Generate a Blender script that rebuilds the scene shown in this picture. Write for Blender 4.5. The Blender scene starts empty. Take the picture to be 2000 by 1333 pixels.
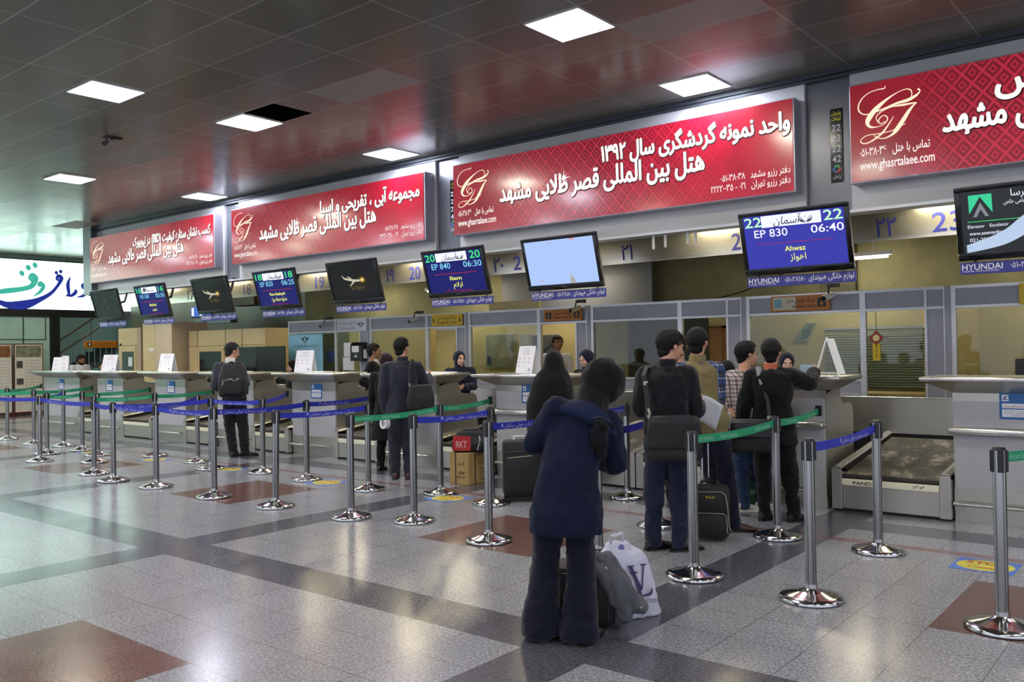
import bpy, bmesh, math, random, re
import numpy as np
from mathutils import Vector as V, Matrix, noise
random.seed(7)
SC = bpy.context.scene
COL = SC.collection
PI = math.pi

# ------------------------------------------------------------------ camera, world, exposure
cd = bpy.data.cameras.new('camera'); cam = bpy.data.objects.new('camera', cd); COL.objects.link(cam)
cd.sensor_width = 36.0; cd.lens = 1699.2/2000*36.0; cd.clip_start = .05; cd.clip_end = 200
def _cam_matrix(yaw, pitch, roll, loc):
    cy, sy, cp, sp = math.cos(yaw), math.sin(yaw), math.cos(pitch), math.sin(pitch)
    f = V((-sy*cp, cy*cp, sp)); r = V((cy, sy, 0)); u = r.cross(f)
    r2 = r*math.cos(roll)+u*math.sin(roll); u2 = -r*math.sin(roll)+u*math.cos(roll)
    M = Matrix((r2, u2, -f)).transposed().to_4x4(); M.translation = loc
    return M
cam.matrix_world = _cam_matrix(math.radians(39.2527), math.radians(.6063), math.radians(-.9205), V((0, 0, 1.58)))
SC.camera = cam
W = bpy.data.worlds.new('World'); SC.world = W; W.use_nodes = True
W.node_tree.nodes['Background'].inputs[0].default_value = (.80, .86, 1.0, 1)
W.node_tree.nodes['Background'].inputs[1].default_value = 1.25
SC.view_settings.view_transform = 'Standard'; SC.view_settings.look = 'None'
SC.view_settings.exposure = 0.2; SC.view_settings.gamma = 1.0; SC.view_settings.use_curve_mapping = False
LAMP_W = 46.0      # emission of the warm ceiling panels
LAMP_C = 50.0      # emission of the cool ceiling panels

# ------------------------------------------------------------------ colours and materials
def lin(h):
    h = h.lstrip('#'); o = []
    for i in (0, 2, 4):
        c = int(h[i:i+2], 16)/255
        o.append(c/12.92 if c <= .04045 else ((c+.055)/1.055)**2.4)
    return (o[0], o[1], o[2], 1)
class NT:
    def __init__(s, name):
        s.m = bpy.data.materials.new(name); s.m.use_nodes = True; s.t = s.m.node_tree
        s.b = s.t.nodes['Principled BSDF']; s.out = s.t.nodes['Material Output']
    def n(s, typ, **kw):
        n = s.t.nodes.new(typ)
        for k, v in kw.items():
            if k.startswith('i_'):
                key = k[2:]; key = int(key) if key.isdigit() else key.replace('_', ' ')
                s.put(n, key, v)
            else: setattr(n, k, v)
        return n
    def put(s, n, key, v):
        sock = n.inputs[key]
        if isinstance(v, bpy.types.NodeSocket): s.t.links.new(v, sock)
        else: sock.default_value = v
    def M(s, op, a, b=0.0, c=None):
        n = s.n('ShaderNodeMath', operation=op); s.put(n, 0, a); s.put(n, 1, b)
        if c is not None: s.put(n, 2, c)
        return n.outputs[0]
    def mix(s, f, a, b, typ='MIX'):
        n = s.n('ShaderNodeMix', data_type='RGBA', blend_type=typ); s.put(n, 0, f); s.put(n, 6, a); s.put(n, 7, b)
        return n.outputs[2]
    def pos(s, obj=True):
        n = s.n('ShaderNodeTexCoord'); return n.outputs['Object']
    def xyz(s, vec):
        n = s.n('ShaderNodeSeparateXYZ'); s.put(n, 0, vec); return n.outputs
    def noise(s, vec, scale, detail=2.0, rough=.5):
        n = s.n('ShaderNodeTexNoise'); s.put(n, 'Vector', vec); n.inputs['Scale'].default_value = scale
        n.inputs['Detail'].default_value = detail; n.inputs['Roughness'].default_value = rough
        return n.outputs[0]
    def ramp(s, f, *st):
        n = s.n('ShaderNodeValToRGB'); s.put(n, 0, f); e = n.color_ramp.elements
        while len(e) > 1: e.remove(e[0])
        e[0].position, e[0].color = st[0]
        for p, c in st[1:]:
            x = e.new(p); x.color = c
        return n.outputs[0]
    def bump(s, h, strength=.3, dist=.01):
        n = s.n('ShaderNodeBump'); n.inputs['Strength'].default_value = strength; n.inputs['Distance'].default_value = dist
        s.put(n, 'Height', h); s.put(s.b, 'Normal', n.outputs[0])
    def set(s, **kw):
        for k, v in kw.items(): s.put(s.b, k.replace('_', ' '), v)
        return s
MC = {}
def mat(name, col='#808080', rough=.5, metal=0.0, emis=None, es=0.0, var=0.0, vs=6.0, bump=0.0, bs=60.0, spec=.5, coat=0.0, sheen=0.0):
    if name in MC: return MC[name]
    t = NT(name); c = lin(col)
    t.set(Base_Color=c, Roughness=rough, Metallic=metal)
    t.b.inputs['Specular IOR Level'].default_value = spec
    if coat: t.set(Coat_Weight=coat, Coat_Roughness=.12)
    if sheen: t.set(Sheen_Weight=sheen, Sheen_Roughness=.5)
    if emis: t.set(Emission_Color=lin(emis), Emission_Strength=es)
    if var or bump: p = t.pos()
    if var:
        nz = t.noise(p, vs, 3.0)
        d = tuple(x*(1-var) for x in c[:3])+(1,); l = tuple(min(1, x*(1+var)) for x in c[:3])+(1,)
        t.set(Base_Color=t.ramp(nz, (.3, d), (.7, l)))
    if bump: t.bump(t.noise(p, bs, 2.0), bump, .004)
    MC[name] = t.m
    return t.m
def fabric(name, col, rough=.85, sheen=.15, var=.18):
    return mat(name, col, rough, var=var, vs=5, bump=.35, bs=260, spec=.2, sheen=sheen)
def glow(name, col, es=1.0):
    return mat(name, '#000000', .4, emis=col, es=es, spec=.2)
def steel(name, col='#b4b2ac', rough=.3, streak=(1, 1, 40)):
    if name in MC: return MC[name]
    t = NT(name); p = t.pos()
    mp = t.n('ShaderNodeMapping'); t.put(mp, 'Vector', p); mp.inputs['Scale'].default_value = streak
    a = t.noise(mp.outputs[0], 9, 3.0); b = t.noise(p, 2.2, 3.0)
    c = lin(col); d = tuple(x*.86 for x in c[:3])+(1,)
    t.set(Base_Color=t.mix(b, d, c), Metallic=.82, Roughness=t.M('ADD', t.M('MULTIPLY', a, .04), t.M('ADD', t.M('MULTIPLY', b, .10), rough-.09)))
    t.bump(b, .012, .02)
    MC[name] = t.m
    return t.m

# ------------------------------------------------------------------ mesh helpers
class MB:
    def __init__(s): s.v = []; s.f = []
    def add(s, vs, fs):
        o = len(s.v); s.v += [tuple(x) for x in vs]; s.f += [tuple(i+o for i in f) for f in fs]; return s
    def box(s, x0, x1, y0, y1, z0, z1, bev=0.0):
        if bev <= 0:
            vs = [(x, y, z) for x in (x0, x1) for y in (y0, y1) for z in (z0, z1)]
            return s.add(vs, [(0, 1, 3, 2), (4, 6, 7, 5), (0, 4, 5, 1), (2, 3, 7, 6), (0, 2, 6, 4), (1, 5, 7, 3)])
        bm = bmesh.new(); bmesh.ops.create_cube(bm, size=1.0)
        for v in bm.verts: v.co = V(((x0+x1)/2+v.co.x*(x1-x0), (y0+y1)/2+v.co.y*(y1-y0), (z0+z1)/2+v.co.z*(z1-z0)))
        bmesh.ops.bevel(bm, geom=bm.edges[:], offset=bev, segments=2, profile=.5, affect='EDGES')
        return s.frombm(bm)
    def frombm(s, bm, M=None):
        bm.verts.index_update()
        s.add([(M @ v.co if M else v.co) for v in bm.verts], [[v.index for v in f.verts] for f in bm.faces]); bm.free(); return s
    def prism(s, poly, a0, a1, axis='x'):
        # poly: 2D points, extruded along axis from a0 to a1 (x: poly=(y,z); y: poly=(x,z); z: poly=(x,y))
        def P(p, a): return {'x': (a, p[0], p[1]), 'y': (p[0], a, p[1]), 'z': (p[0], p[1], a)}[axis]
        n = len(poly); vs = [P(p, a0) for p in poly]+[P(p, a1) for p in poly]
        return s.add(vs, [tuple(range(n))[::-1], tuple(range(n, 2*n))]+[(i, (i+1) % n, n+(i+1) % n, n+i) for i in range(n)])
    def ring(s, rings, close=True, cap=True):
        n = len(rings[0]); vs = [p for r in rings for p in r]; fs = []
        for k in range(len(rings)-1):
            for i in range(n):
                j = (i+1) % n; fs.append((k*n+i, k*n+j, (k+1)*n+j, (k+1)*n+i))
        if cap: fs.append(tuple(range(n))[::-1]); fs.append(tuple((len(rings)-1)*n+i for i in range(n)))
        return s.add(vs, fs)
    def lathe(s, prof, c=(0, 0, 0), seg=24):
        return s.ring([[(c[0]+r*math.cos(2*PI*i/seg), c[1]+r*math.sin(2*PI*i/seg), c[2]+z) for i in range(seg)] for r, z in prof])
    def tube(s, pts, r, seg=8, flat=None):
        pts = [V(p) for p in pts]; rs = r if isinstance(r, (list, tuple)) else [r]*len(pts); rings = []; u = None
        for i, p in enumerate(pts):
            d = (pts[min(i+1, len(pts)-1)]-pts[max(i-1, 0)]); d.normalize()
            if u is None:
                u = d.cross(V((0, 0, 1)))
                if u.length < .05: u = d.cross(V((0, 1, 0)))
            u = (u-d*u.dot(d)).normalized(); w = d.cross(u)
            rings.append([p+(u*math.cos(2*PI*k/seg)+w*math.sin(2*PI*k/seg)*(flat or 1))*rs[i] for k in range(seg)])
        return s.ring(rings)
    def loft(s, st, n=18):
        # st: (center, axis u, axis v)
        return s.ring([[V(c)+V(u)*math.cos(2*PI*k/n)+V(v)*math.sin(2*PI*k/n) for k in range(n)] for c, u, v in st])
    def ell(s, c, ax, n=16, m=10):
        c = V(c); X, Y, Z = [V(a) for a in ax]; rings = []
        for i in range(m+1):
            t = -PI/2+PI*i/m; t = max(min(t, PI/2-.02), -PI/2+.02)
            rings.append([c+X*math.cos(t)*math.cos(2*PI*k/n)+Y*math.cos(t)*math.sin(2*PI*k/n)+Z*math.sin(t) for k in range(n)])
        return s.ring(rings)
    def cone(s, a, b, ra, rb, n=12):
        a, b = V(a), V(b); d = (b-a); L = d.length
        if L < 1e-6: return s
        d /= L; u = d.cross(V((.3, .9, .2))).normalized(); w = d.cross(u); rings = []
        for t in (-1, -.6, 0): rings.append((a+d*ra*t, ra*math.sqrt(max(1-t*t, .02))))
        for t in (0, .6, 1): rings.append((b+d*rb*t, rb*math.sqrt(max(1-t*t, .02))))
        return s.ring([[p+(u*math.cos(2*PI*k/n)+w*math.sin(2*PI*k/n))*r for k in range(n)] for p, r in rings])
    def xf(s, M): s.v = [tuple(M @ V(p)) for p in s.v]; return s
    def mesh(s, name):
        me = bpy.data.meshes.new(name); me.from_pydata([tuple(p) for p in s.v], [], s.f); me.validate(); me.update()
        bm = bmesh.new(); bm.from_mesh(me); bmesh.ops.recalc_face_normals(bm, faces=bm.faces[:]); bm.to_mesh(me); bm.free()
        return me
def link(name, me, m=None, parent=None, smooth=False):
    o = bpy.data.objects.new(name, me); COL.objects.link(o)
    if m is not None:
        me.materials.clear(); me.materials.append(m)
    if parent is not None: o.parent = parent
    if smooth:
        me.polygons.foreach_set('use_smooth', [True]*len(me.polygons))
        if smooth != 'all':
            try: me.set_sharp_from_angle(angle=math.radians(smooth if smooth is not True else 40))
            except Exception: pass
    return o
def obj(name, mb, m, parent=None, smooth=False, label=None):
    o = link(name, mb.mesh(name), m, parent, smooth)
    if label: o['label'] = label
    return o
def tag(o, label, cat, group=None):
    o['label'] = label; o['category'] = cat
    if group: o['group'] = group
    return o
def thing(name, label, cat, loc=(0, 0, 0), rz=0.0, group=None):
    o = bpy.data.objects.new(name, None); COL.objects.link(o); o.location = loc; o.rotation_euler = (0, 0, rz); o.empty_display_size = .1
    return tag(o, label, cat, group)
def struct(name, mb, m, parent=None, smooth=False):
    o = obj(name, mb, m, parent, smooth)
    if parent is None: o['kind'] = 'structure'
    return o
def dup(root, loc, rz=None, label=None):
    r = root.copy(); COL.objects.link(r); r.location = loc
    if rz is not None: r.rotation_euler = (0, 0, rz)
    if label: r['label'] = label
    for ch in list(root.children):
        c = ch.copy(); COL.objects.link(c); c.parent = r
        for g in ch.children:
            d = g.copy(); COL.objects.link(d); d.parent = c
    return r

# ------------------------------------------------------------------ lettering
_F = {}
for _l in ('اFE8DFE8E', 'آFE81FE82', 'بFE8FFE90FE91FE92', 'پFB56FB57FB58FB59', 'تFE95FE96FE97FE98', 'ثFE99FE9AFE9BFE9C', 'جFE9DFE9EFE9FFEA0', 'چFB7AFB7BFB7CFB7D',
           'حFEA1FEA2FEA3FEA4', 'خFEA5FEA6FEA7FEA8', 'دFEA9FEAA', 'ذFEABFEAC', 'رFEADFEAE', 'زFEAFFEB0', 'ژFB8AFB8B', 'سFEB1FEB2FEB3FEB4', 'شFEB5FEB6FEB7FEB8',
           'صFEB9FEBAFEBBFEBC', 'ضFEBDFEBEFEBFFEC0', 'طFEC1FEC2FEC3FEC4', 'ظFEC5FEC6FEC7FEC8', 'عFEC9FECAFECBFECC', 'غFECDFECEFECFFED0', 'فFED1FED2FED3FED4',
           'قFED5FED6FED7FED8', 'کFB8EFB8FFB90FB91', 'گFB92FB93FB94FB95', 'لFEDDFEDEFEDFFEE0', 'مFEE1FEE2FEE3FEE4', 'نFEE5FEE6FEE7FEE8', 'هFEE9FEEAFEEBFEEC',
           'وFEEDFEEE', 'یFBFCFBFDFBFEFBFF', '\u0001FEFBFEFC'):
    _h = [int(_l[1+4*i:5+4*i], 16) for i in range((len(_l)-1)//4)]
    _F[_l[0]] = (_h+[None, None])[:4]
def shape(s):
    if not any('\u0600' <= c <= '\u06ff' for c in s): return s
    s = s.replace('لا', '\u0001'); out = []; n = len(s)
    for i, c in enumerate(s):
        if c not in _F: out.append(c); continue
        p = i > 0 and s[i-1] in _F and _F[s[i-1]][2] is not None
        q = i < n-1 and s[i+1] in _F and _F[c][2] is not None
        a, fi, ini, med = _F[c]
        out.append(chr(med if p and q and med else ini if q and ini else fi if p and fi else a))
    r = ''.join(out)[::-1]
    r = re.sub(r'[0-9۰-۹A-Za-z@.:\-]+', lambda m: m.group(0)[::-1], r)
    return r.translate(str.maketrans('()', ')('))
_G = {}
def glyphs(s, bold=0.0, shear=0.0, res=3):
    key = (s, bold, shear, res)
    if key in _G: return _G[key]
    cu = bpy.data.curves.new('tmp', 'FONT'); cu.body = shape(s); cu.size = 1.0; cu.offset = bold; cu.shear = shear; cu.resolution_u = res
    o = bpy.data.objects.new('tmp', cu); COL.objects.link(o)
    dg = bpy.context.evaluated_depsgraph_get(); dg.update()
    me = bpy.data.meshes.new_from_object(o.evaluated_get(dg))
    vs = [tuple(v.co) for v in me.vertices]; fs = [tuple(p.vertices) for p in me.polygons]
    bpy.data.objects.remove(o); bpy.data.curves.remove(cu); bpy.data.meshes.remove(me)
    par = list(range(len(vs)))                       # islands, so that overlapping strokes never share a plane
    def fnd(a):
        while par[a] != a: par[a] = par[par[a]]; a = par[a]
        return a
    for f in fs:
        for b in f[1:]: par[fnd(b)] = fnd(f[0])
    ids = {}; vs = [(x, y, (ids.setdefault(fnd(i), len(ids)) % 4)*.25) for i, (x, y, z) in enumerate(vs)]
    _G[key] = (vs, fs)
    return _G[key]
class Frame:
    def __init__(s, o, r, u): s.o, s.r, s.u = V(o), V(r).normalized(), V(u).normalized(); s.n = s.r.cross(s.u)
    def p(s, a, b, c=0.0): return s.o+s.r*a+s.u*b+s.n*c
def text_into(mb, fr, items, lift=.002):
    # items: (text, u, v, size, align, width or None, bold, shear)
    for it in items:
        t, a, b, sz = it[:4]; al = it[4] if len(it) > 4 else 'L'; w = it[5] if len(it) > 5 else None
        bold = it[6] if len(it) > 6 else 0.0; sh = it[7] if len(it) > 7 else 0.0
        vs, fs = glyphs(t, bold, sh)
        if not vs: continue
        x0 = min(v[0] for v in vs); x1 = max(v[0] for v in vs); sx = sz if not w else w/max(x1-x0, 1e-6)
        wd = (x1-x0)*sx; ox = a-(0 if al == 'L' else wd/2 if al == 'C' else wd)
        mb.add([fr.p(ox+(v[0]-x0)*sx, b+v[1]*sz, lift+v[2]*.0012) for v in vs], fs)
    return mb
def lettering(parent, fr, items, m, name='lettering', lift=.002):
    mb = text_into(MB(), fr, items, lift)
    me = bpy.data.meshes.new(name); me.from_pydata([tuple(p) for p in mb.v], [], mb.f); me.update()
    return link(name, me, m, parent)
def thick(items, r, n=8):
    out = []
    for it in items:
        for k in range(n+1):
            q = r if k else 0; out.append((it[0], it[1]+q*math.cos(2*PI*k/n), it[2]+q*math.sin(2*PI*k/n))+tuple(it[3:]))
    return out
def plate(mb, fr, a0, a1, b0, b1, c=.001, th=None):
    if th is None: return mb.add([fr.p(a0, b0, c), fr.p(a1, b0, c), fr.p(a1, b1, c), fr.p(a0, b1, c)], [(0, 1, 2, 3)])
    vs = [fr.p(a, b, d) for d in (c, c+th) for a, b in ((a0, b0), (a1, b0), (a1, b1), (a0, b1))]
    return mb.add(vs, [(3, 2, 1, 0), (4, 5, 6, 7), (0, 1, 5, 4), (1, 2, 6, 5), (2, 3, 7, 6), (3, 0, 4, 7)])
def spline(pts, n=10):
    pts = [tuple(map(float, p)) for p in pts]; out = []
    for i in range(len(pts)-1):
        p0, p1, p2, p3 = pts[max(i-1, 0)], pts[i], pts[i+1], pts[min(i+2, len(pts)-1)]
        for k in range(n):
            t = k/n
            out.append(tuple(.5*(2*b+(c-a)*t+(2*a-5*b+4*c-d)*t*t+(3*b-a-3*c+d)*t**3) for a, b, c, d in zip(p0, p1, p2, p3)))
    out.append(pts[-1]); return out
def ribbon(mb, fr, pts, c=.002, n=10):
    # pts: (u, v, halfwidth) -> flat calligraphic stroke
    P = spline(pts, n); L = []; R = []
    for i, p in enumerate(P):
        q, r = P[max(i-1, 0)], P[min(i+1, len(P)-1)]; dx, dy = r[0]-q[0], r[1]-q[1]; d = math.hypot(dx, dy) or 1
        w = abs(p[2]); L.append(fr.p(p[0]-dy/d*w, p[1]+dx/d*w, c)); R.append(fr.p(p[0]+dy/d*w, p[1]-dx/d*w, c))
    m = len(P)
    return mb.add(L+R, [(i, m+i, m+i+1, i+1) for i in range(m-1)])
def disc(mb, fr, a, b, r, c=.002, n=20, ry=None):
    ry = ry or r
    return mb.add([fr.p(a+r*math.cos(2*PI*i/n), b+ry*math.sin(2*PI*i/n), c) for i in range(n)], [tuple(range(n))])
def HALL(x, y, z): return Frame((x, y, z), (1, 0, 0), (0, 0, 1))     # a plane facing the hall

# ------------------------------------------------------------------ shared materials
M_ALU = mat('aluminium', '#c6c8cc', .38, .5)
M_PANEL = mat('grey_panel', '#9799a6', .45, var=.06, vs=3)
M_STEEL = steel('stainless_steel', '#bdbab1', .32)
M_BRIGHT = steel('polished_steel', '#d6d4ce', .24)
M_CHROME = mat('chrome', '#bdbdbe', .13, 1.0)
M_POST = mat('brushed_post_steel', '#8e8d8c', .25, 1.0)
M_BLACK = mat('black_plastic', '#0c0c0e', .35)
M_BEZEL = mat('gloss_black_plastic', '#07070a', .14)
M_WHITE = mat('white_paper', '#e6e6ea', .6)
M_BLUE = mat('sign_blue', '#272a88', .35)
M_INKB = mat('ink_blue', '#23287e', .4)
M_INK = mat('ink_black', '#141416', .5)
M_INKW = mat('ink_white', '#e8e8ee', .5)
M_INKR = mat('ink_red', '#a2292c', .5)
M_INKG = mat('ink_grey', '#6d6d74', .5)
M_YEL = mat('sign_yellow', '#d9b51b', .45)
M_ORANGE = mat('sign_orange', '#b06a14', .45)
def granite(name, base, dk, lt, sc=160.0, rough=.35):
    t = NT(name); p = t.pos(); n1 = t.noise(p, sc, 3.0, .7); n2 = t.noise(p, 7.0, 3.0)
    c = t.ramp(n1, (.30, lin(dk)), (.46, lin(base)), (.60, lin(base)), (.74, lin(lt)))
    c = t.mix(t.M('MULTIPLY', n2, .35), c, lin(dk)); t.set(Base_Color=c, Roughness=rough)
    return t.m
M_GRAN = granite('counter_granite', '#b4b4b6', '#7c7c82', '#d0d0d3')

# ------------------------------------------------------------------ floor
def floor_material():
    t = NT('granite_floor_tiles'); p = t.pos(); X = t.xyz(p)
    tx = t.M('DIVIDE', t.M('ADD', X[0], 1.303), .404); ty = t.M('DIVIDE', t.M('ADD', X[1], -5.215), .401)
    ix, iy = t.M('FLOOR', tx), t.M('FLOOR', ty)
    mx, my = t.M('FLOORED_MODULO', ix, 10.0), t.M('FLOORED_MODULO', iy, 10.0)
    red = t.M('MULTIPLY', t.M('LESS_THAN', mx, 2.5), t.M('LESS_THAN', my, 2.5))
    bx = t.M('COMPARE', mx, 6.0, .1); by = t.M('COMPARE', my, 6.0, .1)
    band = t.M('MAXIMUM', bx, by)
    cid = t.n('ShaderNodeCombineXYZ'); t.put(cid, 0, ix); t.put(cid, 1, iy)
    wn = t.n('ShaderNodeTexWhiteNoise', noise_dimensions='2D'); t.put(wn, 'Vector', cid.outputs[0]); tv = wn.outputs[0]
    sp = t.noise(p, 150, 2.0, .7); sp2 = t.noise(p, 55, 3.0, .65)
    lo = t.M('ADD', t.M('MULTIPLY', sp, .55), t.M('MULTIPLY', sp2, .45))
    grey = t.ramp(lo, (.35, lin('#38383d')), (.46, lin('#7c7c81')), (.55, lin('#9a9aa1')), (.66, lin('#d0d0d6')))
    dark = t.ramp(lo, (.35, lin('#29292f')), (.5, lin('#4c4c55')), (.66, lin('#74747e')))
    redc = t.ramp(lo, (.35, lin('#4b322e')), (.5, lin('#66453e')), (.66, lin('#7a5a50')))
    c = t.mix(red, t.mix(band, grey, dark), redc)
    line = t.M('LESS_THAN', t.M('ABSOLUTE', t.M('ADD', X[1], -7.16)), .055)
    wear = t.noise(p, 3.1, 4.0)
    c = t.mix(t.M('MULTIPLY', line, t.M('MULTIPLY', wear, 1.1)), c, lin('#7c3434'))
    c = t.mix(t.M('MULTIPLY', tv, .14), c, lin('#55555a'))
    fx, fy = t.M('FRACT', tx), t.M('FRACT', ty)
    ex = t.M('MINIMUM', fx, t.M('SUBTRACT', 1.0, fx)); ey = t.M('MINIMUM', fy, t.M('SUBTRACT', 1.0, fy))
    g = t.M('LESS_THAN', t.M('MINIMUM', ex, ey), t.M('ADD', .0035, t.M('MULTIPLY', t.noise(p, 1.3, 2.0), .006)))
    c = t.mix(t.M('MULTIPLY', g, .75), c, lin('#3a3836'))
    t.set(Base_Color=c, Roughness=t.M('ADD', .13, t.M('MULTIPLY', t.M('ADD', t.M('MULTIPLY', wear, .6), t.M('MULTIPLY', sp, .4)), .14)))
    t.b.inputs['Specular IOR Level'].default_value = .55
    b = t.M('ADD', t.M('MULTIPLY', g, -1.0), t.M('MULTIPLY', t.noise(p, .9, 2.0), .9)); t.bump(b, .12, .006)
    return t.m
struct('floor', MB().box(-44, 7, -9, 15, -.12, 0), floor_material())

# ------------------------------------------------------------------ ceiling, a tile missing beside one lamp
CZ = 4.484
def ceiling_material():
    t = NT('metal_ceiling_tiles'); p = t.pos(); X = t.xyz(p)
    tx = t.M('DIVIDE', t.M('ADD', X[0], 9.05), 1.22); ty = t.M('DIVIDE', t.M('ADD', X[1], -4.24), .6)
    ix, iy = t.M('FLOOR', tx), t.M('FLOOR', ty)
    cid = t.n('ShaderNodeCombineXYZ'); t.put(cid, 0, ix); t.put(cid, 1, iy)
    wn = t.n('ShaderNodeTexWhiteNoise', noise_dimensions='2D'); t.put(wn, 'Vector', cid.outputs[0]); tv = wn.outputs[0]
    base = t.mix(tv, lin('#63625a'), lin('#6d6b61'))
    def cell(i, j): return t.M('MULTIPLY', t.M('COMPARE', ix, float(i), .1), t.M('COMPARE', iy, float(j), .1))
    pale = t.M('MAXIMUM', cell(1, 3), t.M('MAXIMUM', cell(-3, 3), t.M('MAXIMUM', cell(4, 4), cell(-9, 7))))
    fx, fy = t.M('FRACT', tx), t.M('FRACT', ty)
    ex = t.M('MULTIPLY', t.M('MINIMUM', fx, t.M('SUBTRACT', 1.0, fx)), 1.22); ey = t.M('MULTIPLY', t.M('MINIMUM', fy, t.M('SUBTRACT', 1.0, fy)), .6)
    g = t.M('LESS_THAN', t.M('MINIMUM', ex, ey), .008)
    c = t.mix(pale, base, lin('#8d8b84')); c = t.mix(t.M('MULTIPLY', g, .8), c, lin('#98978f'))
    t.set(Base_Color=c, Metallic=t.M('SUBTRACT', .12, t.M('MULTIPLY', pale, .12)))
    t.b.inputs['Specular IOR Level'].default_value = .20
    t.set(Roughness=t.M('ADD', .20, t.M('ADD', t.M('MULTIPLY', tv, .06), t.M('MULTIPLY', pale, .25))))
    t.bump(t.M('ADD', t.M('MULTIPLY', g, 1.0), t.M('MULTIPLY', t.noise(p, .8, 2.0), .8)), .10, .01)
    return t.m
M_CEIL = ceiling_material()
hx0, hx1, hy0, hy1 = -9.05, -8.46, 6.06, 6.62
_xs, _ys = [-44, hx0, hx1, 7], [-9, hy0, hy1, 15]
_cb = MB()
for a in range(3):
    for b in range(3):
        if (a, b) != (1, 1): _cb.add([(_xs[a], _ys[b], CZ), (_xs[a], _ys[b+1], CZ), (_xs[a+1], _ys[b+1], CZ), (_xs[a+1], _ys[b], CZ)], [(0, 1, 2, 3)])
_cb.box(-44, 7, -9, hy0-.3, CZ+.3, CZ+.32).box(-44, 7, hy1+.3, 15, CZ+.3, CZ+.32)
struct('ceiling', _cb, M_CEIL)
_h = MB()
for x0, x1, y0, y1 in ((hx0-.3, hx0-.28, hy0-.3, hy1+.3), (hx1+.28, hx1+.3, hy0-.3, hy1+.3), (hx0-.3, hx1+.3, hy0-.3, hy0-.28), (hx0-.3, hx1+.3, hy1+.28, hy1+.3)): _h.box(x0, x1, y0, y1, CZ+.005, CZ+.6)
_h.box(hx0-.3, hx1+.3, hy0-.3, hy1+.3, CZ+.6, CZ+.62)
struct('ceiling_cavity', _h, mat('void_black', '#15140f', .9))

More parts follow.
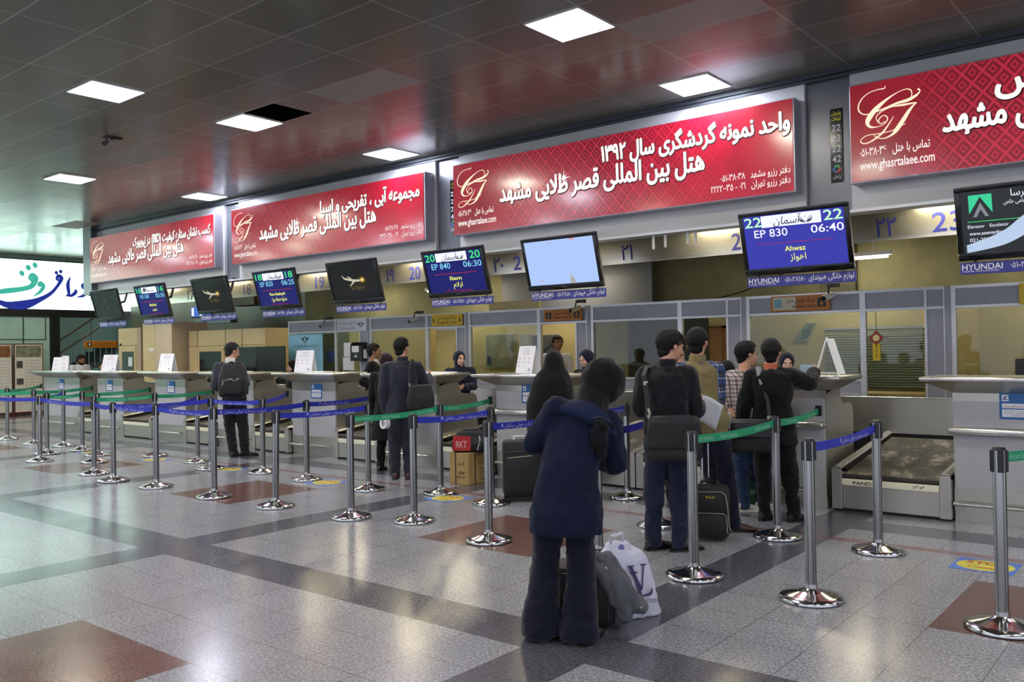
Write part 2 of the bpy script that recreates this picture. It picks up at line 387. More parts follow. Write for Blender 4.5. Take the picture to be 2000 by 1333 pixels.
# ------------------------------------------------------------------ ceiling lamps
M_LW = glow('lamp_warm', '#fff6e2', LAMP_W); M_LC = glow('lamp_cool', '#e9eeff', LAMP_C)
def ceiling_light(x, y, warm, label, cz=CZ, s=.285, group='square ceiling lamps'):
    t = thing('ceiling_light', label, 'ceiling light', (x, y, cz), 0, group)
    f = MB()
    for a in ((-s-.014, s+.014, -s-.014, -s), (-s-.014, s+.014, s, s+.014), (-s-.014, -s, -s, s), (s, s+.014, -s, s)): f.box(*a, -.014, -.001)
    obj('frame', f, M_ALU, t)
    obj('diffuser', MB().box(-s, s, -s, s, -.010, -.002), M_LW if warm else M_LC, t)
    return t
for (x, y, w, lb) in (
    (-4.465, 6.355, 1, 'warm square ceiling lamp nearest, at the top of the photo above the long red banner'),
    (-4.465, 8.735, 0, 'cool white square ceiling lamp right in front of the longest red banner'),
    (-9.40, 4.56, 0, 'cool white square ceiling lamp on the left, with a bluish halo'),
    (-9.37, 6.35, 1, 'warm square ceiling lamp beside the hole of a missing tile'),
    (-9.37, 8.735, 0, 'cool white square ceiling lamp over the right end of the second red banner'),
    (-14.44, 6.40, 1, 'warm square ceiling lamp on the far left above the farthest banner'),
    (-14.36, 8.76, 0, 'cool white square ceiling lamp between the two left red banners'),
    (-22.6, 11.0, 1, 'square ceiling lamp at the far left right above the white billboard'),
    (.42, 6.35, 1, 'warm square ceiling lamp past the right edge of the photo, front line'),
    (.42, 8.735, 0, 'cool square ceiling lamp past the right edge, by the banners'),
    (-4.465, 3.2, 1, 'warm square ceiling lamp just over the top edge, right of centre'),
    (-9.40, 1.7, 1, 'warm square ceiling lamp over the top left corner'),
    (.42, 3.2, 0, 'cool square ceiling lamp right above the camera side'),
    (-4.465, .8, 0, 'cool square ceiling lamp overhead on the left of the camera'),
    (.42, .3, 1, 'warm square ceiling lamp overhead by the camera'),
    (-14.4, 3.6, 0, 'cool square ceiling lamp out of frame far left'),
    (-4.465, -3.0, 1, 'warm square ceiling lamp behind the camera, left'),
    (.42, -3.0, 0, 'cool square ceiling lamp behind the camera, right'),
    (-9.4, -2.0, 0, 'cool square ceiling lamp behind the camera, far left'),
    (-19.3, 3.6, 1, 'warm square ceiling lamp out of frame at the far end of the hall'),
    (-4.465, -6.5, 0, 'cool square ceiling lamp far behind the camera, left'), (.42, -6.5, 1, 'warm square ceiling lamp far behind the camera, right'),  # from here down: unseen lamps, added as fill for upright faces
    (-9.4, -6.0, 1, 'warm square ceiling lamp far behind the camera, farther left'), (-14.4, -1.5, 1, 'warm square ceiling lamp over the empty hall on the left'), (-14.4, -6.0, 0, 'cool square ceiling lamp in the far back left of the hall'),
    (-19.3, -1.5, 0, 'cool square ceiling lamp over the left back of the hall'), (-24.2, 4.4, 0, 'cool square ceiling lamp nearest to the lit billboard'), (-24.2, 1.0, 0, 'cool square ceiling lamp second from the billboard wall'),  # added to brighten the far left end of the hall
    (-19.3, 1.0, 0, 'cool square ceiling lamp over the open floor at the far left'), (-14.4, 1.0, 1, 'warm square ceiling lamp over the open floor at the left'), (-24.2, -2.5, 1, 'warm square ceiling lamp in the far left back corner'),
    (-16.8, 5.2, 1, 'warm square ceiling lamp just past the left edge, nearest the counters'), (-19.3, 6.0, 0, 'cool square ceiling lamp just past the left edge, before the lit billboard'), (-21.7, 5.8, 1, 'warm square ceiling lamp past the left edge by the information boards'),  # added out of view to throw frontal light on the left counters
    (-11.9, 2.2, 0, 'cool square ceiling lamp past the top left corner'), (-16.8, 2.6, 0, 'cool square ceiling lamp past the left edge, second line'), (-21.7, 3.0, 1, 'warm square ceiling lamp past the left edge, second line from the billboard'), (-19.3, -4.5, 0, 'cool square ceiling lamp in the left back of the hall')):
    ceiling_light(x, y, w, lb)

# ------------------------------------------------------------------ bulkhead over the counters
M_BULK = mat('bulkhead_grey', '#b3b3b6', .38, .1, var=.05, vs=2)
M_PILL = mat('pillar_grey', '#64666e', .30, .55, var=.06, vs=2)
BY = 9.25
PX = [-19.52+5.53*k for k in range(5)]            # left ends of the banners
b = MB(); pl = MB()
for k, x in enumerate(PX):
    b.box(x-.03, x+5.02, BY, BY+.14, 2.98, CZ)
    pl.box(x+5.02, x+5.50, BY+.05, BY+.14, 2.98, CZ)
struct('wall_bulkhead', b, M_BULK)
pl.box(PX[0]-.42, PX[0]-.03, BY-.14, BY+.14, 2.98, CZ)
struct('wall_pillars', pl, M_PILL)
struct('trim_1', MB().box(PX[0], 7, BY-.05, BY, CZ-.055, CZ).box(PX[0], 7, BY-.02, BY, CZ-.09, CZ-.062), mat('cornice_dark', '#3b4148', .4, .3))
struct('trim_2', MB().box(PX[0], 7, BY-.03, BY+.2, 2.95, 2.982), M_ALU)
# soffit and its lamps behind the bulkhead
struct('ceiling_soffit', MB().box(-20, 7, BY+.14, 10.32, 3.14, 3.2), mat('soffit_grey', '#8c8c84', .5))
M_LS = glow('lamp_soffit', '#fff0c4', 30.0)
for i, x in enumerate((-15.9, -13.2, -10.45, -7.75, -5.05, -2.36, .3, -18.6)):  # the last one is added, to light the cream cabins
    t = thing('soffit_light', ('warm soffit lamp behind the screens, %s' % ('far left', 'left of flight EP 820', 'beside the screen of flight EP 840', 'behind the pale blue screen', 'behind the hanging white tubes', 'between the numerals of desks 22 and 23', 'past the right edge', 'farthest left')[i]), 'ceiling light', (x, 10.0, 3.14), 0, 'soffit lamps')
    obj('frame', MB().box(-.27, .27, -.17, .17, -.012, -.001), M_ALU, t)
    obj('diffuser', MB().box(-.25, .25, -.15, .15, -.02, -.0125), M_LS, t)

# ------------------------------------------------------------------ walls of the setting
def concrete():
    t = NT('olive_concrete'); p = t.pos(); n1 = t.noise(p, 1.6, 5.0, .6); n2 = t.noise(p, 22, 3.0)
    c = t.ramp(n1, (.3, lin('#6d6a50')), (.7, lin('#8b8866'))); c = t.mix(t.M('GREATER_THAN', n2, .68), c, lin('#94917a'))
    t.set(Base_Color=c, Roughness=.75); t.bump(n1, .1, .02); return t.m
M_CONC = concrete()
struct('wall_back', MB().box(-17.0, 7, 13.0, 13.15, 0, 4.48), M_CONC)
pil = MB()
for x in (-9.3, -4.35): pil.box(x-.25, x+.25, 12.88, 13.0, 0, 4.48)
struct('pillar_back', pil, mat('dark_concrete', '#4d4a38', .75, var=.15, vs=3))
struct('wall_dark', MB().box(-25.4, -17.0, 13.0, 13.15, 0, 4.48), mat('dark_stone_panels', '#54523f', .35, .1, var=.25, vs=1.2))
struct('wall_right', MB().box(6.9, 7.0, 9, 15, 0, 4.48), M_CONC)
# ------------------------------------------------------------------ red light-box banners
def banner_material():
    t = NT('red_banner_vinyl'); X = t.xyz(t.pos()); x, z = X[0], X[2]
    u, v = t.M('DIVIDE', x, .175), t.M('DIVIDE', z, .20)
    du = t.M('ABSOLUTE', t.M('SUBTRACT', t.M('FRACT', u), .5)); dv = t.M('ABSOLUTE', t.M('SUBTRACT', t.M('FRACT', v), .5))
    d = t.M('ADD', du, dv)
    edge = t.M('LESS_THAN', t.M('ABSOLUTE', t.M('SUBTRACT', d, .5)), .085)
    ctr = t.M('LESS_THAN', t.M('ABSOLUTE', t.M('SUBTRACT', d, .17)), .045)
    ctr2 = t.M('LESS_THAN', t.M('ABSOLUTE', t.M('SUBTRACT', d, .83)), .045)
    pat = t.M('MAXIMUM', edge, t.M('MAXIMUM', ctr, ctr2))
    # the printed lattice is strongest right of the logo and fades out to the right
    m1 = t.n('ShaderNodeMapRange', interpolation_type='SMOOTHSTEP'); t.put(m1, 0, x); m1.inputs[1].default_value = .3; m1.inputs[2].default_value = 1.2
    m2 = t.n('ShaderNodeMapRange', interpolation_type='SMOOTHSTEP'); t.put(m2, 0, x); m2.inputs[1].default_value = 4.7; m2.inputs[2].default_value = 2.3
    mask = t.M('MULTIPLY', m1.outputs[0], m2.outputs[0])
    nz = t.noise(t.pos(), 1.1, 2.0)
    base = t.ramp(t.M('ADD', t.M('MULTIPLY', nz, .7), t.M('MULTIPLY', m2.outputs[0], -.12)), (.18, lin('#8f0f20')), (.36, lin('#b81631')), (.52, lin('#d02446')))
    c = t.mix(t.M('MULTIPLY', t.M('MULTIPLY', mask, .65), t.M('SUBTRACT', 1.0, pat)), base, lin('#7d0d1d'))
    c = t.mix(t.M('MULTIPLY', t.M('MULTIPLY', pat, mask), .75), c, lin('#d92d4b'))
    t.set(Base_Color=t.mix(.5, c, (0, 0, 0, 1)), Roughness=.22, Emission_Color=c, Emission_Strength=.48, Coat_Weight=.6, Coat_Roughness=.12)
    t.bump(t.noise(t.pos(), 1.7, 3.0), .10, .05)
    return t.m
M_BAN = banner_material()
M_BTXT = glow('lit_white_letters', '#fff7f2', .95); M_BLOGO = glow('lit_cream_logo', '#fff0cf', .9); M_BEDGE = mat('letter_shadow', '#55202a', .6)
LOGO = [  # (x, y, half width) in picture units of the emblem
 [(1002, 672, 2), (996, 692, 4), (940, 702, 3), (870, 726, 3), (810, 775, 4), (780, 835, 5), (790, 880, 5), (835, 902, 4), (905, 886, 5), (1000, 852, 6), (1090, 815, 8), (1180, 790, 12), (1245, 755, 9), (1275, 722, 4), (1266, 706, 6), (1258, 712, 4)],
 [(1214, 745, 3), (1206, 712, 4), (1170, 703, 3), (1100, 728, 3), (1010, 785, 9), (925, 858, 18), (868, 930, 20), (853, 975, 14), (880, 1004, 8), (935, 1002, 3), (985, 982, 3), (1016, 945, 4), (1008, 916, 4), (982, 912, 3), (952, 936, 4), (945, 965, 4), (966, 976, 3), (1000, 958, 3)],
 [(1214, 745, 3), (1196, 778, 3), (1120, 806, 3)],
 [(940, 965, 3), (925, 930, 3), (960, 885, 4), (1050, 842, 4), (1140, 828, 8), (1243, 812, 4), (1225, 830, 6), (1185, 880, 12), (1140, 950, 16), (1090, 1022, 16), (1050, 1065, 8), (990, 1094, 4), (935, 1092, 3), (905, 1072, 3)],
 [(1066, 918, 2), (1035, 968, 4), (975, 1048, 7), (905, 1105, 6), (840, 1138, 4), (800, 1132, 4), (798, 1108, 3), (850, 1072, 3), (945, 1057, 3), (1050, 1032, 3), (1160, 975, 2)]]
T2 = 'هتل بین المللی قصر طلایی مشهد'
BAN = [
 ('red banner farthest left, with (BID) in its upper line', 'کسب نشان ستاره کیفیت (BID) در نیویورک', 1.95, 4.85, .66, .24),
 ('second red banner from the left, a sunset shine at its lower edge', 'مجموعه آبی ، تفریحی و اسپا', 2.57, 4.86, .66, .27),
 ('longest red banner in view, with the year 1392 in Persian digits', 'واحد نمونه گردشگری سال ۱۳۹۲', 2.53, 4.91, .68, .27),
 ('red banner cut off by the right edge of the photo', 'س', 1.33, None, .68, .34)]
for k, (lb, l1, u0, u1, v1, s1) in enumerate(BAN):
    t = thing('hotel_banner', lb, 'banner', (PX[k+1-1]+.02, BY-.2, 3.215), 0, 'red hotel banners over the counters')
    obj('case', MB().box(0, 4.96, .012, .198, 0, 1.01, .008), mat('banner_case', '#a8a6b0', .3, .6), t)
    p = obj('panel', MB().box(.015, 4.94, 0, .011, .015, .995), M_BAN, t)
    fr = HALL(0, 0, 0)
    it = [(l1, u0, v1, s1, 'L', (u1-u0) if u1 else None, .0)] if u1 else [(l1, u0, v1, s1, 'L', None, .0)]
    it.append((T2, .88, .385, .33, 'L', 3.03, .0))
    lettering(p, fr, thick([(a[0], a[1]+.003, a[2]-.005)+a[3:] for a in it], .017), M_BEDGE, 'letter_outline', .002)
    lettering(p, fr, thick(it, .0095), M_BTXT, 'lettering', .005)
    for q_ in [('دفتر رزرو مشهد   ۰۵۱-۳۸۰۳۸', 4.91, .215, .105, 'R', .80, .007), ('دفتر رزرو تهران   ۰۲۱ - ۲۲۲۲۰۰۳۵', 4.91, .105, .105, 'R', .92, .007),
                      ('تماس با هتل   ۰۵۱-۳۸۰۳۶', .10, .265, .115, 'L', .66, .008), ('www.ghasrtalaee.com', .10, .125, .13, 'L', .70, .009)]: lettering(p, fr, [q_], M_BTXT, 'small_print', .004)
    lg = MB()
    for st in LOGO:
        ribbon(lg, fr, [((x-775)/510*.60+.09, (1145-(y+.165*(x-775)))/500*.62+.395+(.60*(x-775)/510)*.0, w/510*.66) for x, y, w in st], .004, 6)
    obj('emblem', lg, M_BLOGO, p)
    if k > 0:
        sp = MB()
        for a in range(4):
            an = a*PI/4; r = .11 if a % 2 == 0 else .07
            sp.add([fr.p(1.95+r*math.cos(an), .56+r*math.sin(an), .006), fr.p(1.95-.012*math.sin(an), .56+.012*math.cos(an), .006), fr.p(1.95-r*math.cos(an), .56-r*math.sin(an), .006), fr.p(1.95+.012*math.sin(an), .56-.012*math.cos(an), .006)], [(0, 1, 2, 3)])
        obj('star', sp, M_BTXT, p)

# black number plates on the pillars
for k in range(3):
    x = PX[k]+5.34
    t = thing('number_plate', 'black plate with numbers 22 22 22 42 on the pillar %s' % ('after the first banner', 'left of the longest banner', 'right of the longest banner')[k], 'sign', (x, BY+.048, 3.30), 0, 'advertising phone plates on the pillars')
    pp = obj('plate', MB().box(-.065, .065, -.012, 0, 0, .78, .004), M_BEZEL, t); fr = HALL(0, -.0125, 0)
    lettering(pp, fr, [('پذیرش', 0, .715, .06, 'C', .10, .004), ('تبلیغات', 0, .655, .06, 'C', .10, .004)], glow('plate_yellow', '#d8cf4a', .5), 'lettering')
    lettering(pp, fr, [('22', 0, .54, .10, 'C', .09, .006), ('22', 0, .43, .10, 'C', .09, .006), ('22', 0, .32, .10, 'C', .09, .006), ('42', 0, .21, .10, 'C', .09, .006), ('پژمان', 0, .045, .05, 'C', .08, .002)], M_INKW, 'digits')
    for i, cc in enumerate(('#3fae5a', '#2b62b8', '#b23a34')):
        mb = MB(); a0 = PI*2/3*i+.5
        ribbon(mb, fr, [(.032*math.cos(a0+a), .14+.032*math.sin(a0+a), .012) for a in (0, .5, 1.0, 1.5, 1.9)], .002, 4)
        obj('colour_arc', mb, mat('arc'+cc, cc, .4), pp)

# ------------------------------------------------------------------ screens
S_NAVY = glow('screen_navy', '#1d2173', .75); S_GRN = glow('screen_green', '#43e07a', 1.0); S_CY = glow('screen_cyan', '#7fd0ee', 1.0)
S_YL = glow('screen_yellow', '#ecec6a', 1.0); S_RD = glow('screen_red', '#b52435', .9); S_WH = glow('screen_white', '#e9ecfb', 1.0)
S_DK = mat('screen_dark', '#050608', .12, emis='#0d0e12', es=.35); S_PALE = glow('screen_pale_blue', '#a9c3f2', .95); S_NV2 = glow('screen_mark', '#23244a', .6)
S_NV22 = glow('screen_blue', '#3d3fae', .85)
def wings(mb, fr, cx, cy, s, c=.003):
    for sg in (-1, 1):
        for i in range(4):
            r = s*(1-.18*i); pts = [(cx+sg*r*math.cos(a)*.9, cy+r*math.sin(a)*.62-.05*s*i, .055*s*(1-abs(j-3)/4.2)) for j, a in enumerate([-1.5+.36*q for q in range(7)])]
            ribbon(mb, fr, pts, c, 5)
    disc(mb, fr, cx, cy+.22*s, .07*s, c, 10); return mb
def screen_set(x, label, kind, data=None):
    t = thing('wall_screen', label, 'screen', (x, 8.81, 2.665), 0, 'flight screens hanging over the counters')
    t.rotation_euler = (math.radians(15), 0, 0)
    h = obj('housing', MB().box(-.575, .575, .004, .05, -.337, .337, .012).box(-.5, .5, .045, .085, -.26, .27, .012), M_BLACK, t)
    bz = MB()
    for a in ((-.575, .575, .295, .337), (-.575, .575, -.337, -.268), (-.575, -.528, -.268, .295), (.528, .575, -.268, .295)): bz.box(a[0], a[1], -.008, .006, a[2], a[3], .004)
    obj('bezel', bz, M_BEZEL, t, True)
    fr = HALL(0, 0, 0)
    lettering(t, HALL(0, -.009, 0), [('HYUNDAI', 0, -.306, .018, 'C')], M_INKG, 'maker_mark')
    pane = MB().box(-.53, .53, .0, .004, -.27, .297)
    arm = MB(); th = math.radians(15)
    def loc(y, z): return (y*math.cos(th)+z*math.sin(th), -y*math.sin(th)+z*math.cos(th))     # world offset -> local
    a0 = loc(.16, .0); a1 = loc(.40, .10); a2 = loc(.47, .35)
    arm.tube([(0, a0[0]-.06, a0[1]), (0, a1[0], a1[1]), (0, a2[0], a2[1])], .025, 8).box(-.14, .14, .085, .10, -.12, .12)
    obj('mount', arm, M_BLACK, t)
    if kind == 'flight':
        num, fl, tm, la, fa, air = data
        s = obj('display', pane, S_NV22 if num == '22' else S_NAVY, t)
        wide = num == '22'
        s_b = MB(); plate(s_b, fr, -.33 if wide else -.31, .30 if wide else .27, .165, .287, .0012); obj('airline_box', s_b, S_WH, s)
        for q_ in ((num, -.515, .18, .145, 'L', .19, .012), (num, .515, .18, .145, 'R', .19, .012)): lettering(s, fr, [q_], S_GRN if not wide else glow('screen_pale_green', '#b8f5c6', 1.0), 'gate_number')
        lettering(s, fr, [(fl, -.42, .065, .115, 'L', .36, .006), (tm, .515, .065, .115, 'R', .33, .006)], S_CY if not wide else S_WH, 'flight_time')
        if air: 
            lettering(s, fr, [(air, -.05, .185, .11, 'C', .30, .004, .25)], S_NV2, 'airline_name', .003)
            w = MB(); wings(w, fr, .14, .225, .075, .003); obj('airline_emblem', w, S_NV2, s)
        else:
            lettering(s, fr, [('Mahan Air', .04, .19, .055, 'C', .28, .008)], S_NV2, 'airline_name', .003)
            w = MB(); ribbon(w, fr, [(-.26, .19, .004), (-.2, .25, .02), (-.14, .27, .004)], .003).f; ribbon(w, fr, [(-.22, .18, .004), (-.16, .225, .02), (-.1, .25, .004)], .003); obj('airline_emblem', w, S_NV2, s)
        ln = MB()
        for i in range(26): plate(ln, fr, -.40+.031*i, -.40+.031*i+(.02 if wide else .031), -.012, -.004, .002)
        obj('red_line', ln, S_RD, s)
        lettering(s, fr, [(la, 0, -.10, .075, 'C', None if len(la) > 6 else .22, .016), (fa, .02, -.195, .095, 'C', .42 if len(fa) > 8 else .17, .006)], S_YL, 'destination')
        if not wide: lettering(s, fr, [('پرواز به موقع انجام می گردد', .02, -.262, .045, 'C', .50)], S_RD, 'notice')
    elif kind == 'dark':
        s = obj('display', pane, S_DK, t); w = MB()
        if data:      # a picture of an aircraft with a bright glow
            pl_ = MB(); ribbon(pl_, fr, [(-.23, .075, .003), (-.17, .06, .016), (-.05, .035, .017), (.08, .02, .017), (.2, .02, .013)], .002, 6)
            ribbon(pl_, fr, [(-.20, .065, .012), (-.235, .105, .007), (-.245, .12, .003)], .0022, 4); ribbon(pl_, fr, [(-.04, .045, .016), (-.08, .075, .009), (-.13, .095, .003)], .0024, 4); ribbon(pl_, fr, [(.02, .02, .020), (-.05, -.03, .011), (-.10, -.055, .003)], .0026, 4); obj('aircraft_picture', pl_, glow('screen_plane', '#cfcab4', .8), s)
            for gi, (gr, gc) in enumerate(((.10, '#2b2412'), (.072, '#5b4a1e'), (.05, '#a9872f'), (.028, '#f7e6a0'))): g = MB(); disc(g, fr, .205, .025, gr, .0012+.0004*gi if gi < 2 else .0030+.0004*gi, 24, gr*.7); obj('glow_picture', g, glow('screen_glow'+gc, gc, .9), s)
            rnd = random.Random(3); sc_ = MB()
            for i in range(14):
                a = rnd.uniform(-.2, .15); ribbon(sc_, fr, [(a, -.02-rnd.random()*.05, .002), (a+.06, -.07-rnd.random()*.05, .004), (a+.13, -.06-rnd.random()*.09, .001)], .0025, 3)
            obj('sparks_picture', sc_, glow('screen_spark', '#6d5f3a', .6), s)
        else:
            ribbon(w, fr, [(.02, -.02, .004), (.06, -.08, .018), (.10, -.10, .012)], .002); ribbon(w, fr, [(-.12, .06, .004), (-.02, .10, .008), (.08, .09, .003)], .002); obj('faint_picture', w, glow('screen_faint', '#77735a', .5), s)
    elif kind == 'pale':
        s = obj('display', pane, S_PALE, t); w = MB()
        w.add([fr.p(a, b, .002) for a, b in ((.10, -.265), (.115, -.20), (.125, -.12), (.14, -.19), (.17, -.21), (.18, -.265))], [(0, 1, 2, 3, 4, 5)]); obj('tower_picture', w, glow('screen_beige', '#b7b3a8', .8), s)
        w = MB(); plate(w, fr, -.35, -.33, -.22, -.20, .002); plate(w, fr, -.15, -.13, .25, .27, .002); plate(w, fr, .18, .26, .275, .295, .002); obj('icon', w, glow('screen_pink', '#d99aa8', .8), s)
    else:
        s = obj('display', pane, glow('screen_slate', '#3c4046', .55), t)
        w = MB(); w.add([fr.p(*q) for q in ((-.46, .26, .002), (-.27, .26, .002), (-.27, .09, .002), (-.365, .24, .002), (-.46, .09, .002))], [(0, 1, 3), (0, 3, 4), (1, 2, 3)]); obj('green_emblem', w, glow('screen_emerald', '#3fd09a', .9), s)
        w = MB(); w.add([fr.p(*q) for q in ((-.43, .06, .002), (-.365, .19, .002), (-.30, .06, .002), (-.33, .06, .002), (-.365, .125, .002), (-.40, .06, .002))], [(0, 1, 4, 5), (1, 2, 3, 4)]); obj('grey_emblem', w, glow('screen_grey', '#8b8f97', .8), s)
        lettering(s, fr, [('شرکت آسمان فرسا', .46, .22, .085, 'R', .58, .004), ('سهامی خاص', -.18, .155, .055, 'L', .2)], S_WH, 'heading')
        lettering(s, fr, [('Elevator', -.48, -.04, .042, 'L'), ('Escalator', -.30, -.04, .042, 'L'), ('Moving walk', -.09, -.04, .042, 'L'), ('www.asemanfarsa.com', -.47, -.105, .045, 'L', .38, .003), ('021-22022033', -.47, -.165, .045, 'L', .28, .003)], S_WH, 'contact_lines')
        lettering(s, fr, [('Made in Korea', -.02, .085, .05, 'L', .30, .004)], S_WH, 'made_in')
        w = MB(); plate(w, fr, -.48, .30, .015, .02, .002); obj('rule', w, S_GRN, s)
        w = MB()
        for i in range(6): ribbon(w, fr, [(-.5, -.262+.012*i, .004+.002*(i % 3)), (-.2, -.20+.02*i, .012), (.05, -.08+.03*i, .016), (.5, .10+.03*i, .014)], .002+.0004*i, 6)
        obj('escalator_picture', w, glow('screen_ice', '#b9cde8', .9), s)
    a = thing('advert_strip', ADV[label[:24]], 'sign', (x, 8.94, 2.225), 0, 'blue advert strips under the screens')
    pp = obj('strip', MB().box(-.575, .575, 0, .012, -.01, .10, .002), M_BLUE, a)
    ts = MB()
    for sx in (-.45, .45): ts.box(sx-.012, sx+.012, .012, .016, 0, .16)
    obj('hanger', ts, M_BLACK, a)
    lettering(pp, HALL(0, 0, 0), [('HYUNDAI', -.56, .030, .078, 'L', .335, .012), ('۰۵۱-۳۸۱۸۰', -.055, .030, .075, 'C', .22, .004), ('لوازم خانگی هیوندای', .555, .034, .078, 'R', .46, .004), ('HOME APPLIANCES', -.555, .010, .020, 'L', .30)], M_INKW)
    return t
ADV = {}
SCR = [
 (-3.41, 'screen of desk 22 showing flight EP 830 to Ahwaz at 06:40', 'flight', ('22', 'EP 830', '06:40', 'Ahwaz', 'اهواز', 'آسمان')),
 (-6.39, 'screen showing a plain pale blue desktop', 'pale', None),
 (-8.20, 'screen of desk 20 showing flight EP 840 to Ilam at 06:30', 'flight', ('20', 'EP 840', '06:30', 'Ilam', 'ایلام', 'آسمان')),
 (-10.32, 'larger dark screen showing a glowing aircraft, right of flight EP 820', 'dark', 1),
 (-12.29, 'screen of desk 18 showing flight EP 820 to Pars-Asaloyeh', 'flight', ('18', 'EP 820', '06:25', 'Pars-Asaloyeh', 'عسلویه-منطقه ویژه', 'آسمان')),
 (-14.25, 'dark screen showing a glowing aircraft, left of flight EP 820', 'dark', 1),
 (-16.36, 'screen of desk 16 showing flight W5 1067 to Mashhad', 'flight', ('16', 'W5 1067', '05:50', 'Mashhad', 'مشهد', None)),
 (-18.25, 'nearly black screen farthest left, under the first banner', 'dark', None),
 (-1.31, 'screen at the right edge advertising lifts and escalators', 'ad', None)]
AL = ('blue advert strip under the screen of flight EP 830', 'blue advert strip under the pale blue screen', 'blue advert strip under the screen of flight EP 840', 'blue advert strip under the larger dark aircraft screen', 'blue advert strip under the screen of flight EP 820',
      'blue advert strip under the left dark aircraft screen', 'blue advert strip under the screen of flight W5 1067', 'blue advert strip under the farthest left black screen', 'blue advert strip cut by the right edge of the photo')
for s, a in zip(SCR, AL): ADV[s[1][:24]] = a
for s in SCR: screen_set(s[0], s[1], s[2], s[3])

# four white tubes left hanging from the bulkhead
for x, z, lb in ((-5.385, 2.79, 'leftmost of the four thin white tubes hanging under the longest banner'), (-5.22, 2.80, 'second from left of the four thin white hanging tubes'), (-4.92, 2.81, 'third from left of the four thin white hanging tubes'), (-4.815, 2.80, 'rightmost of the four thin white hanging tubes')):
    tag(obj('hanging_tube', MB().tube([(x, 9.36, 2.96), (x, 9.36, z)], .016, 10), mat('white_enamel', '#d8d8d8', .35), smooth=True), lb, 'tube', 'cut white conduit tubes under the bulkhead')

# steel fascia with the desk numerals
t = thing('numeral_fascia', 'polished steel fascia with blue desk numerals behind the screens', 'sign band', (0, 10.2, 2.74))
ff = MB()
for a, b_ in ((-19.9, -14.0), (-13.99, -8.0), (-7.99, -2.0), (-1.99, 6)): ff.box(a, b_, 0, .02, 0, .32)
fp = obj('fascia', ff, mat('mirror_steel', '#c4c0b6', .24, .9, bump=.2, bs=2.2), t)
lettering(fp, HALL(0, 0, 0), [(s, x, .05, .30, 'C', w, .01) for s, x, w in (('22', -4.62, .26), ('۲۲', -2.90, .22), ('23', -2.27, .30), ('۲۱', -6.28, .18), ('21', -8.15, .26), ('۲۰', -8.58, .2), ('20', -10.4, .26), ('۱۹', -11.0, .2), ('19', -12.9, .26), ('۱۸', -13.6, .2), ('18', -15.2, .26), ('17', -17.3, .26))], M_INKB, 'numerals')

